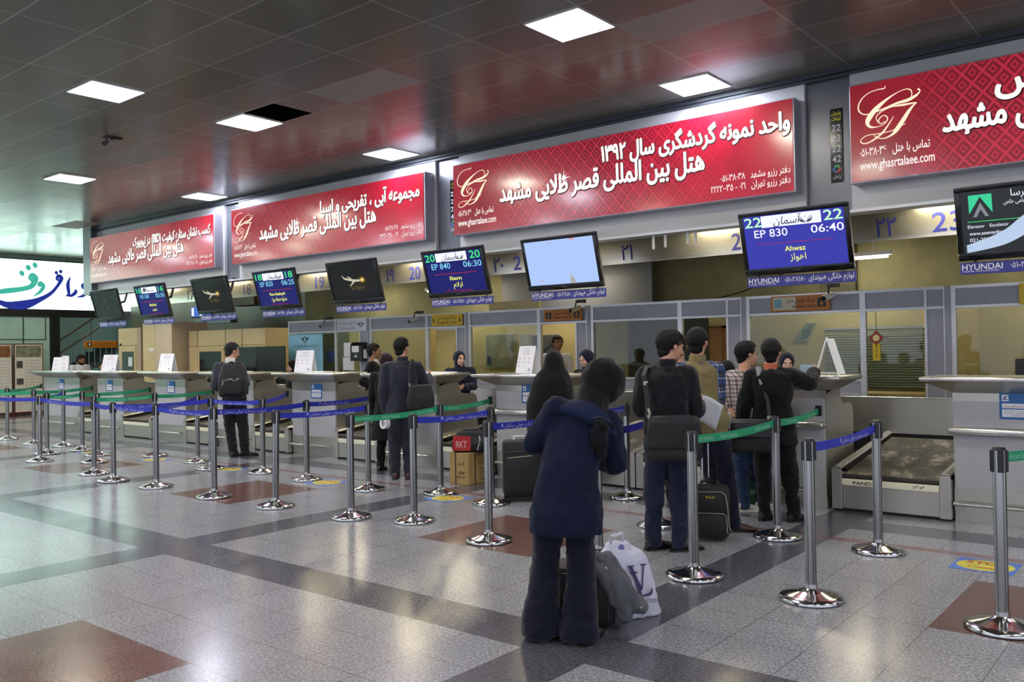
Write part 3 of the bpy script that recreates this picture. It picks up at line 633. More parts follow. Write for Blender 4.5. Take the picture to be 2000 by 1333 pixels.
# ------------------------------------------------------------------ check-in counters
M_STK = mat('sticker_blue', '#1f5f9e', .4)
def counter(x, w, bumper, label, sticker_u, sign_label=None):
    t = thing('check_in_counter', label, 'counter', (x, 8.45, 0), 0, 'check-in counters along the hall')
    prof = [(.02, 0), (.02, 1.10), (.36, 1.17), (.42, 1.17), (.46, 1.05), (.50, 1.0), (.58, .985), (.74, .985), (.80, .95), (.82, .88), (.82, 0)]
    bd = MB()
    bd.prism(prof, 0, .025).prism(prof, w-.025, w).box(.025, w-.025, .03, .08, 0, 1.15).box(.025, w-.025, .46, .80, .92, .95).box(.025, w-.025, .42, .455, .95, 1.17)
    obj('body', bd, M_STEEL, t)
    z0 = .30
    if bumper:
        obj('front_panel', MB().box(.01, w-.01, 0, .03, .84, 1.065, .003), M_GRAN, t, label='upper granite front panel')
        obj('front_panel', MB().box(.01, w-.01, 0, .03, z0, .77, .003), M_GRAN, t, label='lower granite front panel')
        obj('bumper_rail', MB().box(-.03, w+.0, -.075, .02, .775, .835, .02), M_BRIGHT, t, True)
    else: obj('front_panel', MB().box(.01, w-.01, 0, .03, z0, 1.0, .003), M_GRAN, t)
    obj('steel_band', MB().box(.0, w, .004, .03, 1.0 if not bumper else 1.066, 1.16), M_STEEL, t); obj('kick_panel', MB().box(0, w, .006, .03, .10, z0), M_STEEL, t)
    obj('plinth', MB().box(.01, w-.01, .05, .80, 0, .10), mat('plinth_dark', '#262522', .6), t)
    obj('kick_rail', MB().tube([(.01, -.05, .165), (w-.12, -.05, .165)], .018, 10).box(.0, .03, -.05, .01, .15, .18).box(w-.14, w-.10, -.05, .01, .15, .18), M_BRIGHT, t, True)
    # flared steel top
    o_ = .20; top = MB()
    lo = [(0.0, .0), (w, .0), (w, .42), (0.0, .42)]; hi = [(-o_, -.21), (w+o_, -.21), (w+o_, .43), (-o_, .43)]
    top.add([(a, b, 1.14) for a, b in lo]+[(a, b, 1.245) for a, b in hi], [(3, 2, 1, 0), (0, 1, 5, 4), (1, 2, 6, 5), (2, 3, 7, 6), (3, 0, 4, 7), (4, 5, 6, 7)])
    obj('top_flare', top, M_STEEL, t)
    obj('countertop', MB().box(-o_-.02, w+o_+.02, -.235, .45, 1.246, 1.285, .012), M_BRIGHT, t, True)
    if sticker_u is not None:
        fr = HALL(sticker_u, -.001, .885 if not bumper else .92); st = MB(); plate(st, fr, -.13, .13, 0, .225, .0, .003); s = obj('info_sticker', st, M_STK, t)
        q = MB(); plate(q, fr, -.11, .11, .02, .085, .0035); plate(q, fr, -.11, .11, .095, .135, .0035); plate(q, fr, -.11, -.06, .155, .21, .0035); obj('sticker_text_field', q, M_WHITE, s)
        lettering(s, fr, [('قابل توجه مسافران محترم', 0, .105, .028, 'C', .19)], M_INKR, 'sticker_heading', .005)
        lettering(s, fr, [('خواهشمند است هنگام مراجعه', 0, .065, .02, 'C', .19), ('مدارک شناسایی خود را همراه', 0, .047, .02, 'C', .19), ('داشته باشید', 0, .029, .02, 'C', .10)], M_INKG, 'sticker_text', .005)
        pl_ = MB(); ribbon(pl_, fr, [(-.104, .165, .001), (-.088, .185, .006), (-.068, .203, .001)], .005, 4); ribbon(pl_, fr, [(-.095, .165, .001), (-.08, .17, .005), (-.064, .166, .001)], .005, 4); obj('sticker_emblem', pl_, M_INKB, s)
    return t
CT = [
 (-1.87, 1.9, 1, 'nearest counter at the right edge of the photo, with a flared steel top', .50),
 (-4.07, 1.07, 1, 'counter of desk 22 where a man in a black suit leans', None),
 (-7.19, 1.07, 1, 'counter with a white card, behind the woman in the blue coat', .56),
 (-9.30, 1.07, 0, 'counter behind the man in the dark grey suit', None),
 (-11.42, 1.07, 0, 'counter with a leaning white card, left of the dark suited man', .62),
 (-13.53, 1.07, 0, 'counter in front of the man with the backpack', None),
 (-15.63, 1.07, 0, 'counter with a white card, left of the man with the backpack', .58),
 (-17.93, 1.07, 0, 'second counter from the far left end', .52),
 (-20.48, 1.75, 0, 'widest counter at the far left end, by the man in the white shirt', .90)]
for c in CT: counter(*c)

# ------------------------------------------------------------------ weighing conveyors between the counters
def belt_material():
    t = NT('worn_rubber_belt'); p = t.pos(); mp = t.n('ShaderNodeMapping'); t.put(mp, 'Vector', p); mp.inputs['Scale'].default_value = (1, .45, 1)
    n1 = t.noise(mp.outputs[0], 7, 6.0, .72); n2 = t.noise(p, 2.0, 3.0)
    c = t.ramp(n1, (.38, lin('#34322e')), (.52, lin('#55524b')), (.64, lin('#aaa59b'))); c = t.mix(t.M('MULTIPLY', n2, .4), c, lin('#3b3935'))
    t.set(Base_Color=c, Roughness=.5); t.bump(n1, .2, .01); return t.m
M_BELT = belt_material(); M_RUB = mat('black_rubber', '#151513', .6); M_STKB = mat('bright_sill', '#ece6cc', .3, .2)
def conveyor(x0, x1, label, pand=False):
    w = x1-x0; t = thing('weighing_conveyor', label, 'conveyor', (x0, 8.39, 0), 0, 'weighing conveyors between the counters')
    e = .1
    fp = obj('front_panel', MB().box(e, w-e, .01, .05, .03, .25, .003).box(e, w-e, .05, 1.6, .03, .27), M_STEEL, t)
    st = obj('sill', MB().box(e, w-e, -.002, .06, .25, .31, .003), M_STKB, t)
    obj('belt', MB().prism([(.03, .312), (.055, .345), (.09, .352), (1.60, .565), (1.64, .555), (1.64, .30), (.05, .29)], e+.005, w-e-.005, 'x'), M_BELT, t)
    obj('roller', MB().tube([(e+.005, .045, .325), (w-e-.005, .045, .325)], .028, 12), M_RUB, t, True)
    for s0 in (0, w-e):
        obj('corner_post', MB().box(s0+.002, s0+e-.002, -.005, .12, .02, .40, .004), M_STEEL, t)
        r = MB().prism([(-.005, .38), (.0, .402), (1.66, .60), (1.66, .55), (.12, .36)], s0+.002, s0+e-.002, 'x')
        obj('side_rail', r, M_RUB, t)
        obj('rail_cap', MB().tube([(s0+e/2, .01, .402), (s0+e/2, 1.66, .602)], .040, 12, .62), M_BRIGHT, t, True)
        obj('side_skirt', MB().prism([(.12, .02), (.12, .40), (1.66, .56), (1.66, .02)], s0+.01, s0+e-.01, 'x'), M_STEEL, t)
    obj('feet', MB().box(.03, w-.03, .05, 1.5, 0, .03), mat('plinth_dark', '#262522', .6), t)
    fr = HALL(0, -.003, 0)
    if pand:
        lettering(st, fr, [('PAND', .2, .262, .045, 'L', .17, .012), ('ﻻﻻ', w-.22, .265, .045, 'R', .11, .004, .3)], M_INK)
    return t
for x0, x1, lb, pd in ((-2.93, -1.88, 'conveyor with a worn belt and PAND on its sill, at the right', True), (-5.1, -4.08, 'conveyor left of desk 22, behind the man in the black jacket', False), (-6.11, -5.11, 'conveyor hidden behind the woman in the blue coat', False),
                      (-8.21, -7.21, 'conveyor right of the dark suited man, beside the cardboard box', False), (-10.33, -9.32, 'conveyor left of the dark suited man and the woman in black', False), (-12.44, -11.44, 'conveyor right of the man with the backpack, with a red bag on it', False),
                      (-14.54, -13.55, 'conveyor left of the man with the backpack', False), (-16.84, -15.66, 'wide conveyor between the second and third counter from the left', False), (-18.71, -17.95, 'narrow conveyor between the two leftmost counters', False)):
    conveyor(x0, x1, lb, pd)
t = thing('collecting_belt', 'long steel wall of the baggage collecting belt behind the counters', 'conveyor', (0, 10.06, 0))
obj('steel_wall', MB().box(-20.4, 6, 0, .02, .60, .985), M_STEEL, t)
obj('top_edge', MB().box(-20.4, 6, -.006, .05, .985, 1.0, .004), M_BRIGHT, t)
obj('lower_wall', MB().box(-20.4, 6, .02, .05, 0, .60), M_RUB, t)
obj('belt', MB().box(-20.4, 6, .05, .42, .5, .56), M_RUB, t)

# cards standing on the counters
def card(x, y, w, h, rz, label, dots=True):
    t = thing('counter_card', label, 'sign', (x, y, 1.2855), rz, 'white tent cards on the counters')
    mb = MB(); d = .09
    mb.add([(-w/2, 0, 0), (w/2, 0, 0), (w/2, d, h), (-w/2, d, h), (w/2, 2*d, 0), (-w/2, 2*d, 0), (-w/2, .004, 0), (w/2, .004, 0), (w/2, d, h-.008), (-w/2, d, h-.008), (w/2, 2*d-.004, 0), (-w/2, 2*d-.004, 0)],
           [(0, 1, 2, 3), (3, 2, 4, 5), (7, 6, 9, 8), (8, 9, 11, 10)])
    s = obj('card', mb, M_WHITE, t); fr = Frame((0, -.001, 0), (1, 0, 0), (0, d, h))
    if dots:
        lettering(s, fr, [('اطلاعیه', 0, h*.90, .03, 'C'), ('کالاهای ممنوعه در پرواز', 0, h*.80, .022, 'C', w*.5)], M_INKG, 'heading')
        lettering(s, fr, [('قابل توجه مسافران', 0, h*.72, .022, 'C', w*.4)], M_INKR, 'red_heading')
        q = MB()
        for j in range(3):
            for i in range(3):
                if (i, j) not in ((1, 0), (2, 0)): disc(q, fr, -w*.36+w*.28*i, h*(.26+.15*j), .008, .001, 10)
        obj('symbol', q, M_INKR, s)
        q = MB(); ribbon(q, fr, [(w*.25, h*.06, .003), (w*.30, h*.16, .006), (w*.36, h*.10, .003), (w*.33, h*.05, .003)], .001, 4); obj('emblem', q, M_INKB, s)
    else: lettering(s, fr, [('فرم', -w*.2, h*.78-.1*i, .035, 'C', w*.3) for i in range(3)], M_INKG, 'print')
    return t
card(-6.93, 8.70, .29, .345, -.1, 'white card on the counter left of the black cloaked woman')
card(-11.36, 8.62, .32, .345, .35, 'white card leaning beside the seated clerk in a black headscarf')
card(-15.76, 8.72, .32, .335, .35, 'white card on the counter left of the man with the backpack')
card(-18.02, 8.72, .38, .335, .35, 'white card hiding the clerk with glasses at the far left')
card(-20.42, 8.72, .26, .30, .6, 'white papers standing beside the man in the white shirt', False)
card(-20.22, 8.80, .14, .33, .9, 'narrow white leaflet stack beside the man in the white shirt', False)
t = thing('counter_card', 'white tent frame seen edge-on on the counter of desk 22', 'sign', (-3.03, 8.62, 1.2855), 1.2, 'white tent cards on the counters')
mb = MB()
for sx in (-1, 1): mb.tube([(0, sx*.14, 0), (0, 0, .37)], .010, 6)
mb.tube([(0, -.12, .02), (0, .12, .02)], .006, 6)
mb.box(-.11, -.10, -.01, .01, .0, .001)
obj('frame', mb, mat('white_enamel', '#d8d8d8', .35), t); obj('sheet', MB().add([(.0, -.135, .01), (.10, -.135, .01), (.10, -.004, .36), (.0, -.004, .36), (0, -.132, .01), (.1, -.132, .01), (.1, -.001, .36), (0, -.001, .36)], [(0, 1, 2, 3), (7, 6, 5, 4), (0, 4, 5, 1), (3, 2, 6, 7)]), M_WHITE, t)
# papers on counters
for x, y, w, rz, lb in ((-8.35, 8.62, .5, .1, 'loose white papers on the counter by the navy headscarf clerk'), (-10.9, 8.6, .4, .05, 'white sheets lying beside the leaning white card'), (-12.95, 8.55, .45, -.1, 'papers on the counter right of the man with the backpack'), (-3.35, 8.56, .35, .2, 'open papers on the counter of desk 22')):
    mb = MB()
    for i in range(5): mb.box(-w/2+.02*(i % 3), w/2-.015*(i % 2), -.10+.01*i, .11-.008*i, .003*i, .003*i+.0028)
    o = obj('paper_stack', mb, M_WHITE); o.location = (x, y, 1.2855); o.rotation_euler = (0, 0, rz); tag(o, lb, 'papers', 'papers lying on the counters')
# ------------------------------------------------------------------ aluminium office partition
def glass_material(name, tint, gloss=.13):
    t = NT(name); tr = t.n('ShaderNodeBsdfTransparent'); gl = t.n('ShaderNodeBsdfGlossy'); tr.inputs[0].default_value = lin(tint); gl.inputs['Roughness'].default_value = .03
    fz = t.n('ShaderNodeLayerWeight'); mx = t.n('ShaderNodeMixShader')
    t.put(mx, 0, t.M('ADD', t.M('MULTIPLY', t.M('POWER', fz.outputs[1], 4.0), .7), gloss-.06)); t.t.links.new(tr.outputs[0], mx.inputs[1]); t.t.links.new(gl.outputs[0], mx.inputs[2]); t.t.links.new(mx.outputs[0], t.out.inputs[0])
    return t.m
M_GLASS = glass_material('office_glass', '#e6ebe4', .10)
PY = 11.2
fr_, pn = MB(), MB(); XB = [-15.19+2.545*i for i in range(7)]
for i, xb in enumerate(XB):
    n = i+1
    for a, b_ in ((0, .05), (1.50, 1.57), (2.25, 2.28), (2.46, 2.475)): fr_.box(xb+a, xb+b_, PY-.03, PY+.03, 0, 2.25)
    pn.box(xb+2.475, xb+2.545, PY-.035, PY+.035, 0, 2.25)                          # pillar
    pn.box(xb+.05, xb+1.5, PY-.015, PY+.015, 2.02, 2.22).box(xb+1.57, xb+2.46, PY-.015, PY+.015, 2.02, 2.22)
    pn.box(xb+2.28, xb+2.46, PY-.015, PY+.015, 0, 2.0)
    pn.box(xb+.05, xb+1.5, PY-.015, PY+.015, .97, 1.125)
    for z0, z1 in ((2.22, 2.255), (1.99, 2.02)): fr_.box(xb+.0, xb+2.475, PY-.032, PY+.032, z0, z1)
    for z0, z1 in ((1.12, 1.15), (.945, .97)): fr_.box(xb+.05, xb+1.5, PY-.032, PY+.032, z0, z1)
    g = MB().box(xb+.05, xb+1.5, PY-.004, PY+.004, 1.15, 1.99)
    struct('window_%d' % n, g, M_GLASS)
wp = struct('wall_partition', fr_, M_ALU)
struct('grey_panels', pn, M_PANEL, wp)
lp = MB()
for xb in XB: lp.box(xb+.05, xb+1.5, PY-.01, PY+.01, .06, .945)
struct('lower_panels', lp, mat('olive_panel', '#5b5940', .5, .2), wp)
# offices behind: back wall, dividers, lamps
M_CREAM = mat('cream_wall', '#cdbb86', .6, var=.05, vs=2); M_CREAM2 = mat('warm_cream_wall', '#d8c490', .6, var=.05, vs=2)
struct('wall_office', MB().box(-15.2, 3, 12.82, 12.86, 0, 2.2), M_CREAM)
dv = MB()
for x in (-12.65, -7.55, -2.52, .05): dv.box(x-.02, x+.02, PY+.04, 12.82, 0, 2.2)
struct('wall_dividers', dv, M_CREAM2)
M_TUBE = glow('tube_glow', '#fff2d0', 75.0)
for x, lb in ((-14.2, 'fluorescent tube over the leftmost office'), (-11.4, 'fluorescent tube over the office with blinds'), (-8.8, 'fluorescent tube over the office with the aircraft poster'), (-4.0, 'fluorescent tube over the office of the tail fin decal'), (-1.3, 'fluorescent tube over the rightmost office')):
    t = thing('tube_light', lb, 'office light', (x, 12.1, 2.75), 0, 'fluorescent tubes over the offices')
    obj('housing', MB().box(-.62, .62, -.06, .06, .02, .07), M_WHITE, t); obj('tube', MB().tube([(-.58, 0, 0), (.58, 0, 0)], .016, 8), M_TUBE, t); obj('rod', MB().box(-.4, -.39, -.005, .005, .07, 1.73).box(.39, .4, -.005, .005, .07, 1.73), M_ALU, t)
def blind(x0, x1, y, z0, z1, label, col):
    mb = MB(); n = int((z1-z0)/.035)
    for i in range(n): z = z0+(i+.5)*(z1-z0)/n; mb.add([(x0, y-.012, z-.014), (x1, y-.012, z-.014), (x1, y+.012, z+.014), (x0, y+.012, z+.014)], [(0, 1, 2, 3)])
    t = thing('window_blind', label, 'blind', (0, 0, 0)); obj('slats', mb, mat('blind'+col, col, .6), t); obj('head_rail', MB().box(x0, x1, y-.02, y+.02, z1, z1+.03), M_ALU, t)
blind(-11.03, -10.42, 11.32, .7, 1.96, 'yellowish blind in the opening left of the navy headscarf clerk', '#c6bb80')
blind(-4.5, -2.6, 12.72, .98, 1.80, 'grey green horizontal blind behind the desk of the right office', '#8c9280')
blind(-1.55, .0, 12.5, .9, 1.9, 'greenish blind in the rightmost office', '#7f8569')
struct('wall_dark_office', MB().box(-7.5, -6.1, 12.2, 12.24, 0, 2.1), mat('dark_green_wall', '#414434', .5))  # added dark sheet, makes the window in front of it look dark
# things on and in the offices
def board(name, label, cat, x0, x1, y, z0, z1, col, th=.02):
    t = thing(name, label, cat, (x0, y, z0)); obj('frame', MB().box(-.012, x1-x0+.012, 0, th, -.012, z1-z0+.012), M_ALU, t)
    s = obj('sheet', MB().box(0, x1-x0, -.003, 0, 0, z1-z0), mat(name+'_sheet'+col, col, .45, var=.12, vs=4), t); return t, s, HALL(0, -.004, 0)
tm, sm, fm = board('map_board', 'large greyish map board on the office wall behind the white card', 'map', -11.1, -10.39, 12.79, 1.27, 1.88, '#8a8c7c')
w = MB(); ribbon(w, fm, [(.12, .45, .05), (.3, .4, .1), (.45, .25, .12), (.6, .12, .05)], .001, 6); obj('land_shape', w, mat('map_land', '#9c9884', .6), sm)
w = MB(); plate(w, fm, .03, .12, .03, .2, .001); obj('map_legend', w, mat('map_blue', '#3d5571', .5), sm)
board('framed_notice', 'small framed notice between the map board and the aircraft poster', 'notice', -10.25, -10.05, 12.79, 1.55, 1.86, '#b4b6ae')
tp, sp_, fp_ = board('aircraft_poster', 'dark poster of an aircraft behind the man in the doorway', 'poster', -9.97, -9.36, 12.79, 1.3, 1.85, '#55585c')
w = MB(); ribbon(w, fp_, [(.03, .10, .004), (.15, .17, .02), (.30, .27, .025), (.42, .34, .02), (.5, .38, .004)], .001); ribbon(w, fp_, [(.05, .2, .004), (.2, .2, .012), (.33, .21, .003)], .0012); ribbon(w, fp_, [(.3, .28, .012), (.36, .14, .003)], .0014); obj('aircraft_picture', w, mat('poster_plane', '#1d1f22', .5), sp_)
t = thing('tail_fin_decal', 'grey green tail fin picture on the wall above desk 22', 'decal', (-5.02, 12.80, 1.64)); fr = HALL(0, 0, 0)
w = MB(); w.add([fr.p(a, b, c) for c in (0, .012) for a, b in ((0, 0), (.24, 0), (.37, .27), (.22, .27))], [(0, 1, 2, 3), (7, 6, 5, 4), (0, 4, 5, 1), (1, 5, 6, 2), (2, 6, 7, 3), (3, 7, 4, 0)]); s = obj('fin', w, mat('fin_grey', '#7c8a7e', .5), t)
w = MB(); disc(w, fr, .21, .13, .055, .014); ribbon(w, fr, [(.1, .02, .01), (.2, .06, .02), (.25, .12, .03), (.27, .2, .02), (.32, .25, .01)], .0135); obj('fin_emblem', w, mat('fin_green', '#3f5b4c', .5), s)
# cabinet and desk seen through the openings
t = thing('office_cabinet', 'brown wooden cabinet seen through the opening behind the beige waistcoat', 'cabinet', (-6.75, 12.25, 0))
obj('body', MB().box(0, .04, 0, .5, 0, 1.9).box(.86, .9, 0, .5, 0, 1.9).box(0, .9, 0, .5, 1.86, 1.9).box(0, .9, .46, .5, 0, 1.9), mat('cabinet_wood', '#7d5526', .5, var=.15), t)
obj('shelf', MB().box(.04, .86, .02, .46, 1.2, 1.23), mat('cabinet_wood', '#7d5526'), t); obj('door', MB().box(.62, .86, -.02, 0, .05, 1.86), mat('cabinet_door', '#a06a2c', .45, var=.1), t)
for x, h_, c_, lb in ((-6.6, .28, '#b89a3a', 'yellow binder inside the brown office cabinet'), (-6.5, .30, '#3d4a2a', 'dark green binder inside the brown office cabinet')):
    o = obj('binder', MB().box(0, .07, 0, .25, 0, h_, .004), mat('binder'+c_, c_, .5)); o.location = (x, 12.32, 1.2305); tag(o, lb, 'binder')
t = thing('office_desk', 'pale wooden desk behind the right opening', 'desk', (-3.75, 11.6, 0)); obj('desktop', MB().box(0, 1.0, 0, .6, .92, .95, .004), mat('desk_pale', '#c9b583', .45), t)
obj('side', MB().box(.05, .09, .05, .55, 0, .92).box(.9, .94, .05, .55, 0, .92), mat('desk_tan', '#b08f4e', .5), t); obj('front', MB().box(.09, .9, .08, .1, .2, .92), mat('desk_tan', '#b08f4e'), t)
t = thing('office_monitor', 'dark monitor top peeking over the nearest counter', 'monitor', (-1.75, 10.75, 1.0)); obj('case', MB().box(0, .55, 0, .05, 0, .40, .01), M_BLACK, t); obj('stand', MB().box(.2, .35, .0, .12, -.06, 0), M_BLACK, t)
# signs on the fascia
def fascia(name, label, x0, x1, z0, z1, m, txt, arrows=None, inkm=None):
    t = thing(name, label, 'sign', (x0, PY-.055, z0)); s = obj('panel', MB().box(0, x1-x0, 0, .025, 0, z1-z0, .004), m, t); fr = HALL(0, 0, 0); w_ = x1-x0; h_ = z1-z0
    lettering(s, fr, [(a, w_*u, h_*v, sz, 'C', wd, .004) for a, u, v, sz, wd in txt], inkm or M_INK)
    if arrows:
        mb = MB(); q = MB()
        for u in arrows[1]:
            c = w_*u
            if arrows[0] == 'box': plate(q, fr, c-.055, c+.055, h_*.22, h_*.78, .0015)
            mb.add([fr.p(*p_, .003) for p_ in ((c-.010, h_*.72), (c+.010, h_*.72), (c+.010, h_*.48), (c+.028, h_*.48), (c, h_*.25), (c-.028, h_*.48), (c-.010, h_*.48))], [(0, 1, 2, 6), (3, 4, 5)])
        if q.v: obj('arrow_box', q, M_INK, s)
        obj('arrow', mb, M_INK if arrows[0] != 'box' else m, s)
    return t, s, fr, w_, h_
fascia('desk_sign', 'yellow Caspian Air Lines sign on the partition', -10.96, -10.22, 2.03, 2.235, M_YEL, [('ایستگاه هواپیمایی کاسپین', .5, .58, .085, .46), ('Caspian Air Lines', .5, .18, .075, .48)], ('plain', (.07, .93)))
fascia('desk_sign', 'orange sign with two arrows over the doorway with the standing man', -8.44, -7.70, 2.03, 2.215, M_ORANGE, [('فروشگاه آسمان', .5, .58, .075, .34), ('ASEMAN AIRLINES', .5, .22, .045, .36)], ('box', (.13, .87)))
a_ = fascia('desk_sign', 'torn orange and white airline station sign over the window by desk 22', -4.65, -3.87, 2.03, 2.235, M_ORANGE, [('ایستگاه هواپیمایی ماهان', .52, .58, .075, .38), ('AIRLINE STATION', .58, .2, .055, .34)], ('box', (.87,)))
w = MB(); plate(w, a_[2], .03, .34, .02, .19, .0012); obj('white_patch', w, mat('patch_white', '#c9c3ae', .6), a_[1]); w = MB(); plate(w, a_[2], .05, .15, .05, .16, .002); obj('blue_patch', w, mat('patch_blue', '#6fa3b8', .5), a_[1])
fascia('desk_sign', 'yellow sign cut by the right edge on the partition', -1.76, -1.1, 2.0, 2.24, M_YEL, [('خروج', .5, .5, .09, .3)], None)
wh = fascia('aviation_sign', 'white civil aviation sign with a winged emblem on the partition', -13.57, -12.70, 2.0, 2.235, mat('sign_white', '#d3d6e2', .45), [('دفتر هواپیمایی - فرودگاه مشهد', .36, .60, .075, .5), ('سازمان هواپیمایی کشوری', .38, .2, .075, .44)], None, M_INKB)
def winged(mb, fr, cx, cy, s):
    ribbon(mb, fr, [(cx+s*.30*math.cos(a), cy+s*.34*math.sin(a), s*.07) for a in [i*PI/8 for i in range(17)]], .002, 2)
    for sg in (-1, 1):
        for k in range(3): ribbon(mb, fr, [(cx+sg*s*.25, cy+s*(.12-.12*k), s*.05), (cx+sg*s*(.7-.1*k), cy+s*(.2-.12*k), s*.055), (cx+sg*s*(1.0-.18*k), cy+s*(.22-.12*k), .002)], .0022, 5)
    return mb
obj('winged_emblem', winged(MB(), wh[2], .70, .12, .12), M_INKB, wh[1])
# intercom terminal, papers and key tag on the partition
t = thing('intercom_terminal', 'black wall terminal with white labels beside the young clerk', 'terminal', (-13.05, PY-.17, 1.42))
obj('case', MB().prism([(0, 0), (0, .30), (.05, .36), (.13, .36), (.13, 0)], 0, .34, 'x'), M_BLACK, t); q = MB(); fr = HALL(0, -.001, 0); plate(q, fr, .05, .25, .17, .29); obj('label', q, M_WHITE, t); q = MB(); plate(q, fr, .12, .2, .07, .11); disc(q, fr, .16, .145, .012); obj('button', q, mat('button_grey', '#c4c4cc', .4), t); q = MB(); q.box(.345, .35, .03, .12, .05, .22); obj('side_label', q, M_WHITE, t)
for x0, x1, z0, z1, lb in ((-13.42, -13.2, 1.50, 1.78, 'upper white notice taped in the leftmost doorway'), (-13.45, -13.12, 1.24, 1.49, 'lower white notice taped in the leftmost doorway')):
    o = obj('taped_notice', MB().box(0, x1-x0, 0, .004, 0, z1-z0), M_WHITE); o.location = (x0, PY-.02, z0); tag(o, lb, 'notice')
struct('window_8', MB().box(-13.62, -12.94, PY-.004, PY+.004, .3, 1.99), M_GLASS)
t = thing('warning_tag', 'red diamond and yellow tag hanging in the right opening', 'tag', (-3.32, PY-.01, 1.40)); fr = HALL(0, 0, 0)
w = MB(); w.add([fr.p(a, b, c) for c in (0, .01) for a, b in ((0, .17), (.085, .26), (0, .35), (-.085, .26))], [(0, 1, 2, 3), (7, 6, 5, 4), (0, 4, 5, 1), (1, 5, 6, 2), (2, 6, 7, 3), (3, 7, 4, 0)]); s = obj('diamond', w, mat('tag_red', '#8e1f1c', .45), t)
w = MB(); disc(w, fr, 0, .26, .04, .012); obj('emblem', w, mat('tag_cream', '#d8c98a', .5), s); s = obj('yellow_strip', MB().box(-.045, .045, -.01, 0, -.02, .19, .003), M_YEL, t)
lettering(s, HALL(0, -.011, 0), [(c, 0, .15-.034*i, .032, 'C', None, .004) for i, c in enumerate('MAHAN')], M_INK); obj('cord', MB().tube([(0, -.005, .35), (0, -.005, .59)], .003, 5), M_INK, t)
struct('window_9', MB().box(-3.44, -2.79, PY-.004, PY+.004, 1.0, 1.99), M_GLASS)
# surveillance cameras
def camera_(x, y, z, aim, label, m, s=1.0, up=.06):
    t = thing('surveillance_camera', label, 'camera', (x, y, z), 0, 'surveillance cameras'); d = V(aim).normalized()
    a = -d*.09*s; b_ = d*.09*s
    obj('housing', MB().tube([a, d*.06*s, b_], [.035*s, .04*s, .042*s], 12), m, t, True); obj('lens', MB().tube([d*.085*s, d*.102*s], .034*s, 12), M_BLACK, t, True)
    obj('bracket', MB().tube([(0, 0, .03*s), (0, .02, up), (0, .12*s, up)], .012*s, 6).box(-.05*s, .09*s, .09*s, .16*s, up-.02*s, up+.03*s), M_BLACK, t)
    return t
M_CAMW = mat('camera_white', '#c9c9cb', .4)
camera_(-13.84, 11.04, 2.14, (-.3, -1, -.35), 'white camera on the partition left of the civil aviation sign', M_CAMW, up=.13)
camera_(-11.30, 11.04, 2.16, (-.5, -1, -.45), 'white camera on the partition left of the yellow airline sign', M_CAMW, up=.13)
camera_(-7.73, 11.02, 2.20, (-.5, -1, -.35), 'yellowed camera by the orange sign over the doorway', mat('camera_cream', '#c9b98a', .4), up=.12)
camera_(-3.84, 11.02, 2.19, (-.4, -1, -.3), 'white dome camera at the torn orange sign', M_CAMW, up=.14)
t = camera_(-11.36, 5.50, CZ-.085, (.8, -.6, -.28), 'small camera hanging from the ceiling on the left', mat('camera_grey', '#6a6a6c', .4), .9, .075)
o = obj('ceiling_plate', MB().box(-.06, .06, .0, .2, .07, .0849), M_BLACK, t)
tag(obj('loose_cable', MB().tube([(-8.95+(4.25*i/14), 12.992, 2.95-.62*(1-((i-7)/7)**2)) for i in range(15)], .008, 5), M_INK), 'thin cable sagging across the olive wall under the numerals', 'cable')
# panels and boxes above the partition
tag(obj('wall_panel_box', MB().box(-9.9, -8.8, 11.5, 11.55, 2.27, 2.42), mat('pale_box', '#b9ab82', .6)), 'pale flat box standing on the partition under the screen of flight EP 840', 'box')
struct('wall_grey_panel', MB().box(-10.6, -7.35, 12.7, 12.74, 2.22, 3.14), mat('blue_grey_panel', '#676a74', .5))
# ------------------------------------------------------------------ cabins and dark glass at the left
M_CAB = mat('cabin_cream', '#d6bf8c', .5, var=.05, vs=2); M_CAB2 = mat('cabin_side', '#b8a285', .5, var=.05, vs=2); M_DG = mat('dark_glass', '#0d1214', .12, spec=.6); M_GG = mat('green_glass', '#46564c', .1, spec=.6)
t = thing('screening_cabin', 'cream cabin with a glass door and a small paper, left of the walk-through gate', 'cabin', (-21.95, 10.9, 0))
obj('shell', MB().box(0, .95, 0, .8, 0, 2.29, .005), M_CAB, t); obj('side_panel', MB().box(.955, 1.14, .0, .8, 0, 2.29), M_CAB2, t)
d = obj('door', MB().box(.12, .90, -.02, 0, .05, 1.83, .004), M_CAB, t); obj('door_pane', MB().box(.22, .82, -.024, -.02, .2, 1.7), M_GG, d); obj('notice', MB().box(.55, .75, -.028, -.0245, 1.33, 1.56), M_WHITE, d); obj('seam', MB().box(.0, .95, -.004, 0, 1.85, 1.86), M_INK, t); obj('lock', MB().box(.1, .16, -.03, 0, 1.85, 1.91, .01), M_BLACK, t)
t = thing('walk_through_gate', 'dark framed walk-through metal detector between two cream cabins', 'metal detector', (-20.79, 10.95, 0))
obj('post', MB().box(0, .13, 0, .6, 0, 2.05, .03), M_BLACK, t); obj('post', MB().box(.56, .69, 0, .6, 0, 2.05, .03), M_BLACK, t); obj('lintel', MB().box(0, .69, 0, .6, 2.05, 2.22, .03), mat('gate_grey', '#4d4a44', .5), t)
t = thing('tall_cabin', 'tallest plain cream cabin standing forward, behind a white card', 'cabin', (-20.05, 10.55, 0))
obj('front_left', MB().box(0, .55, 0, .9, 0, 2.36, .004), M_CAB, t); obj('front_right', MB().box(.56, 1.32, .0, .9, 0, 2.36, .004), mat('cabin_pale', '#d0bda2', .5, var=.04), t); obj('white_tag', MB().box(.28, .5, -.003, 0, 1.70, 1.77), M_WHITE, t)
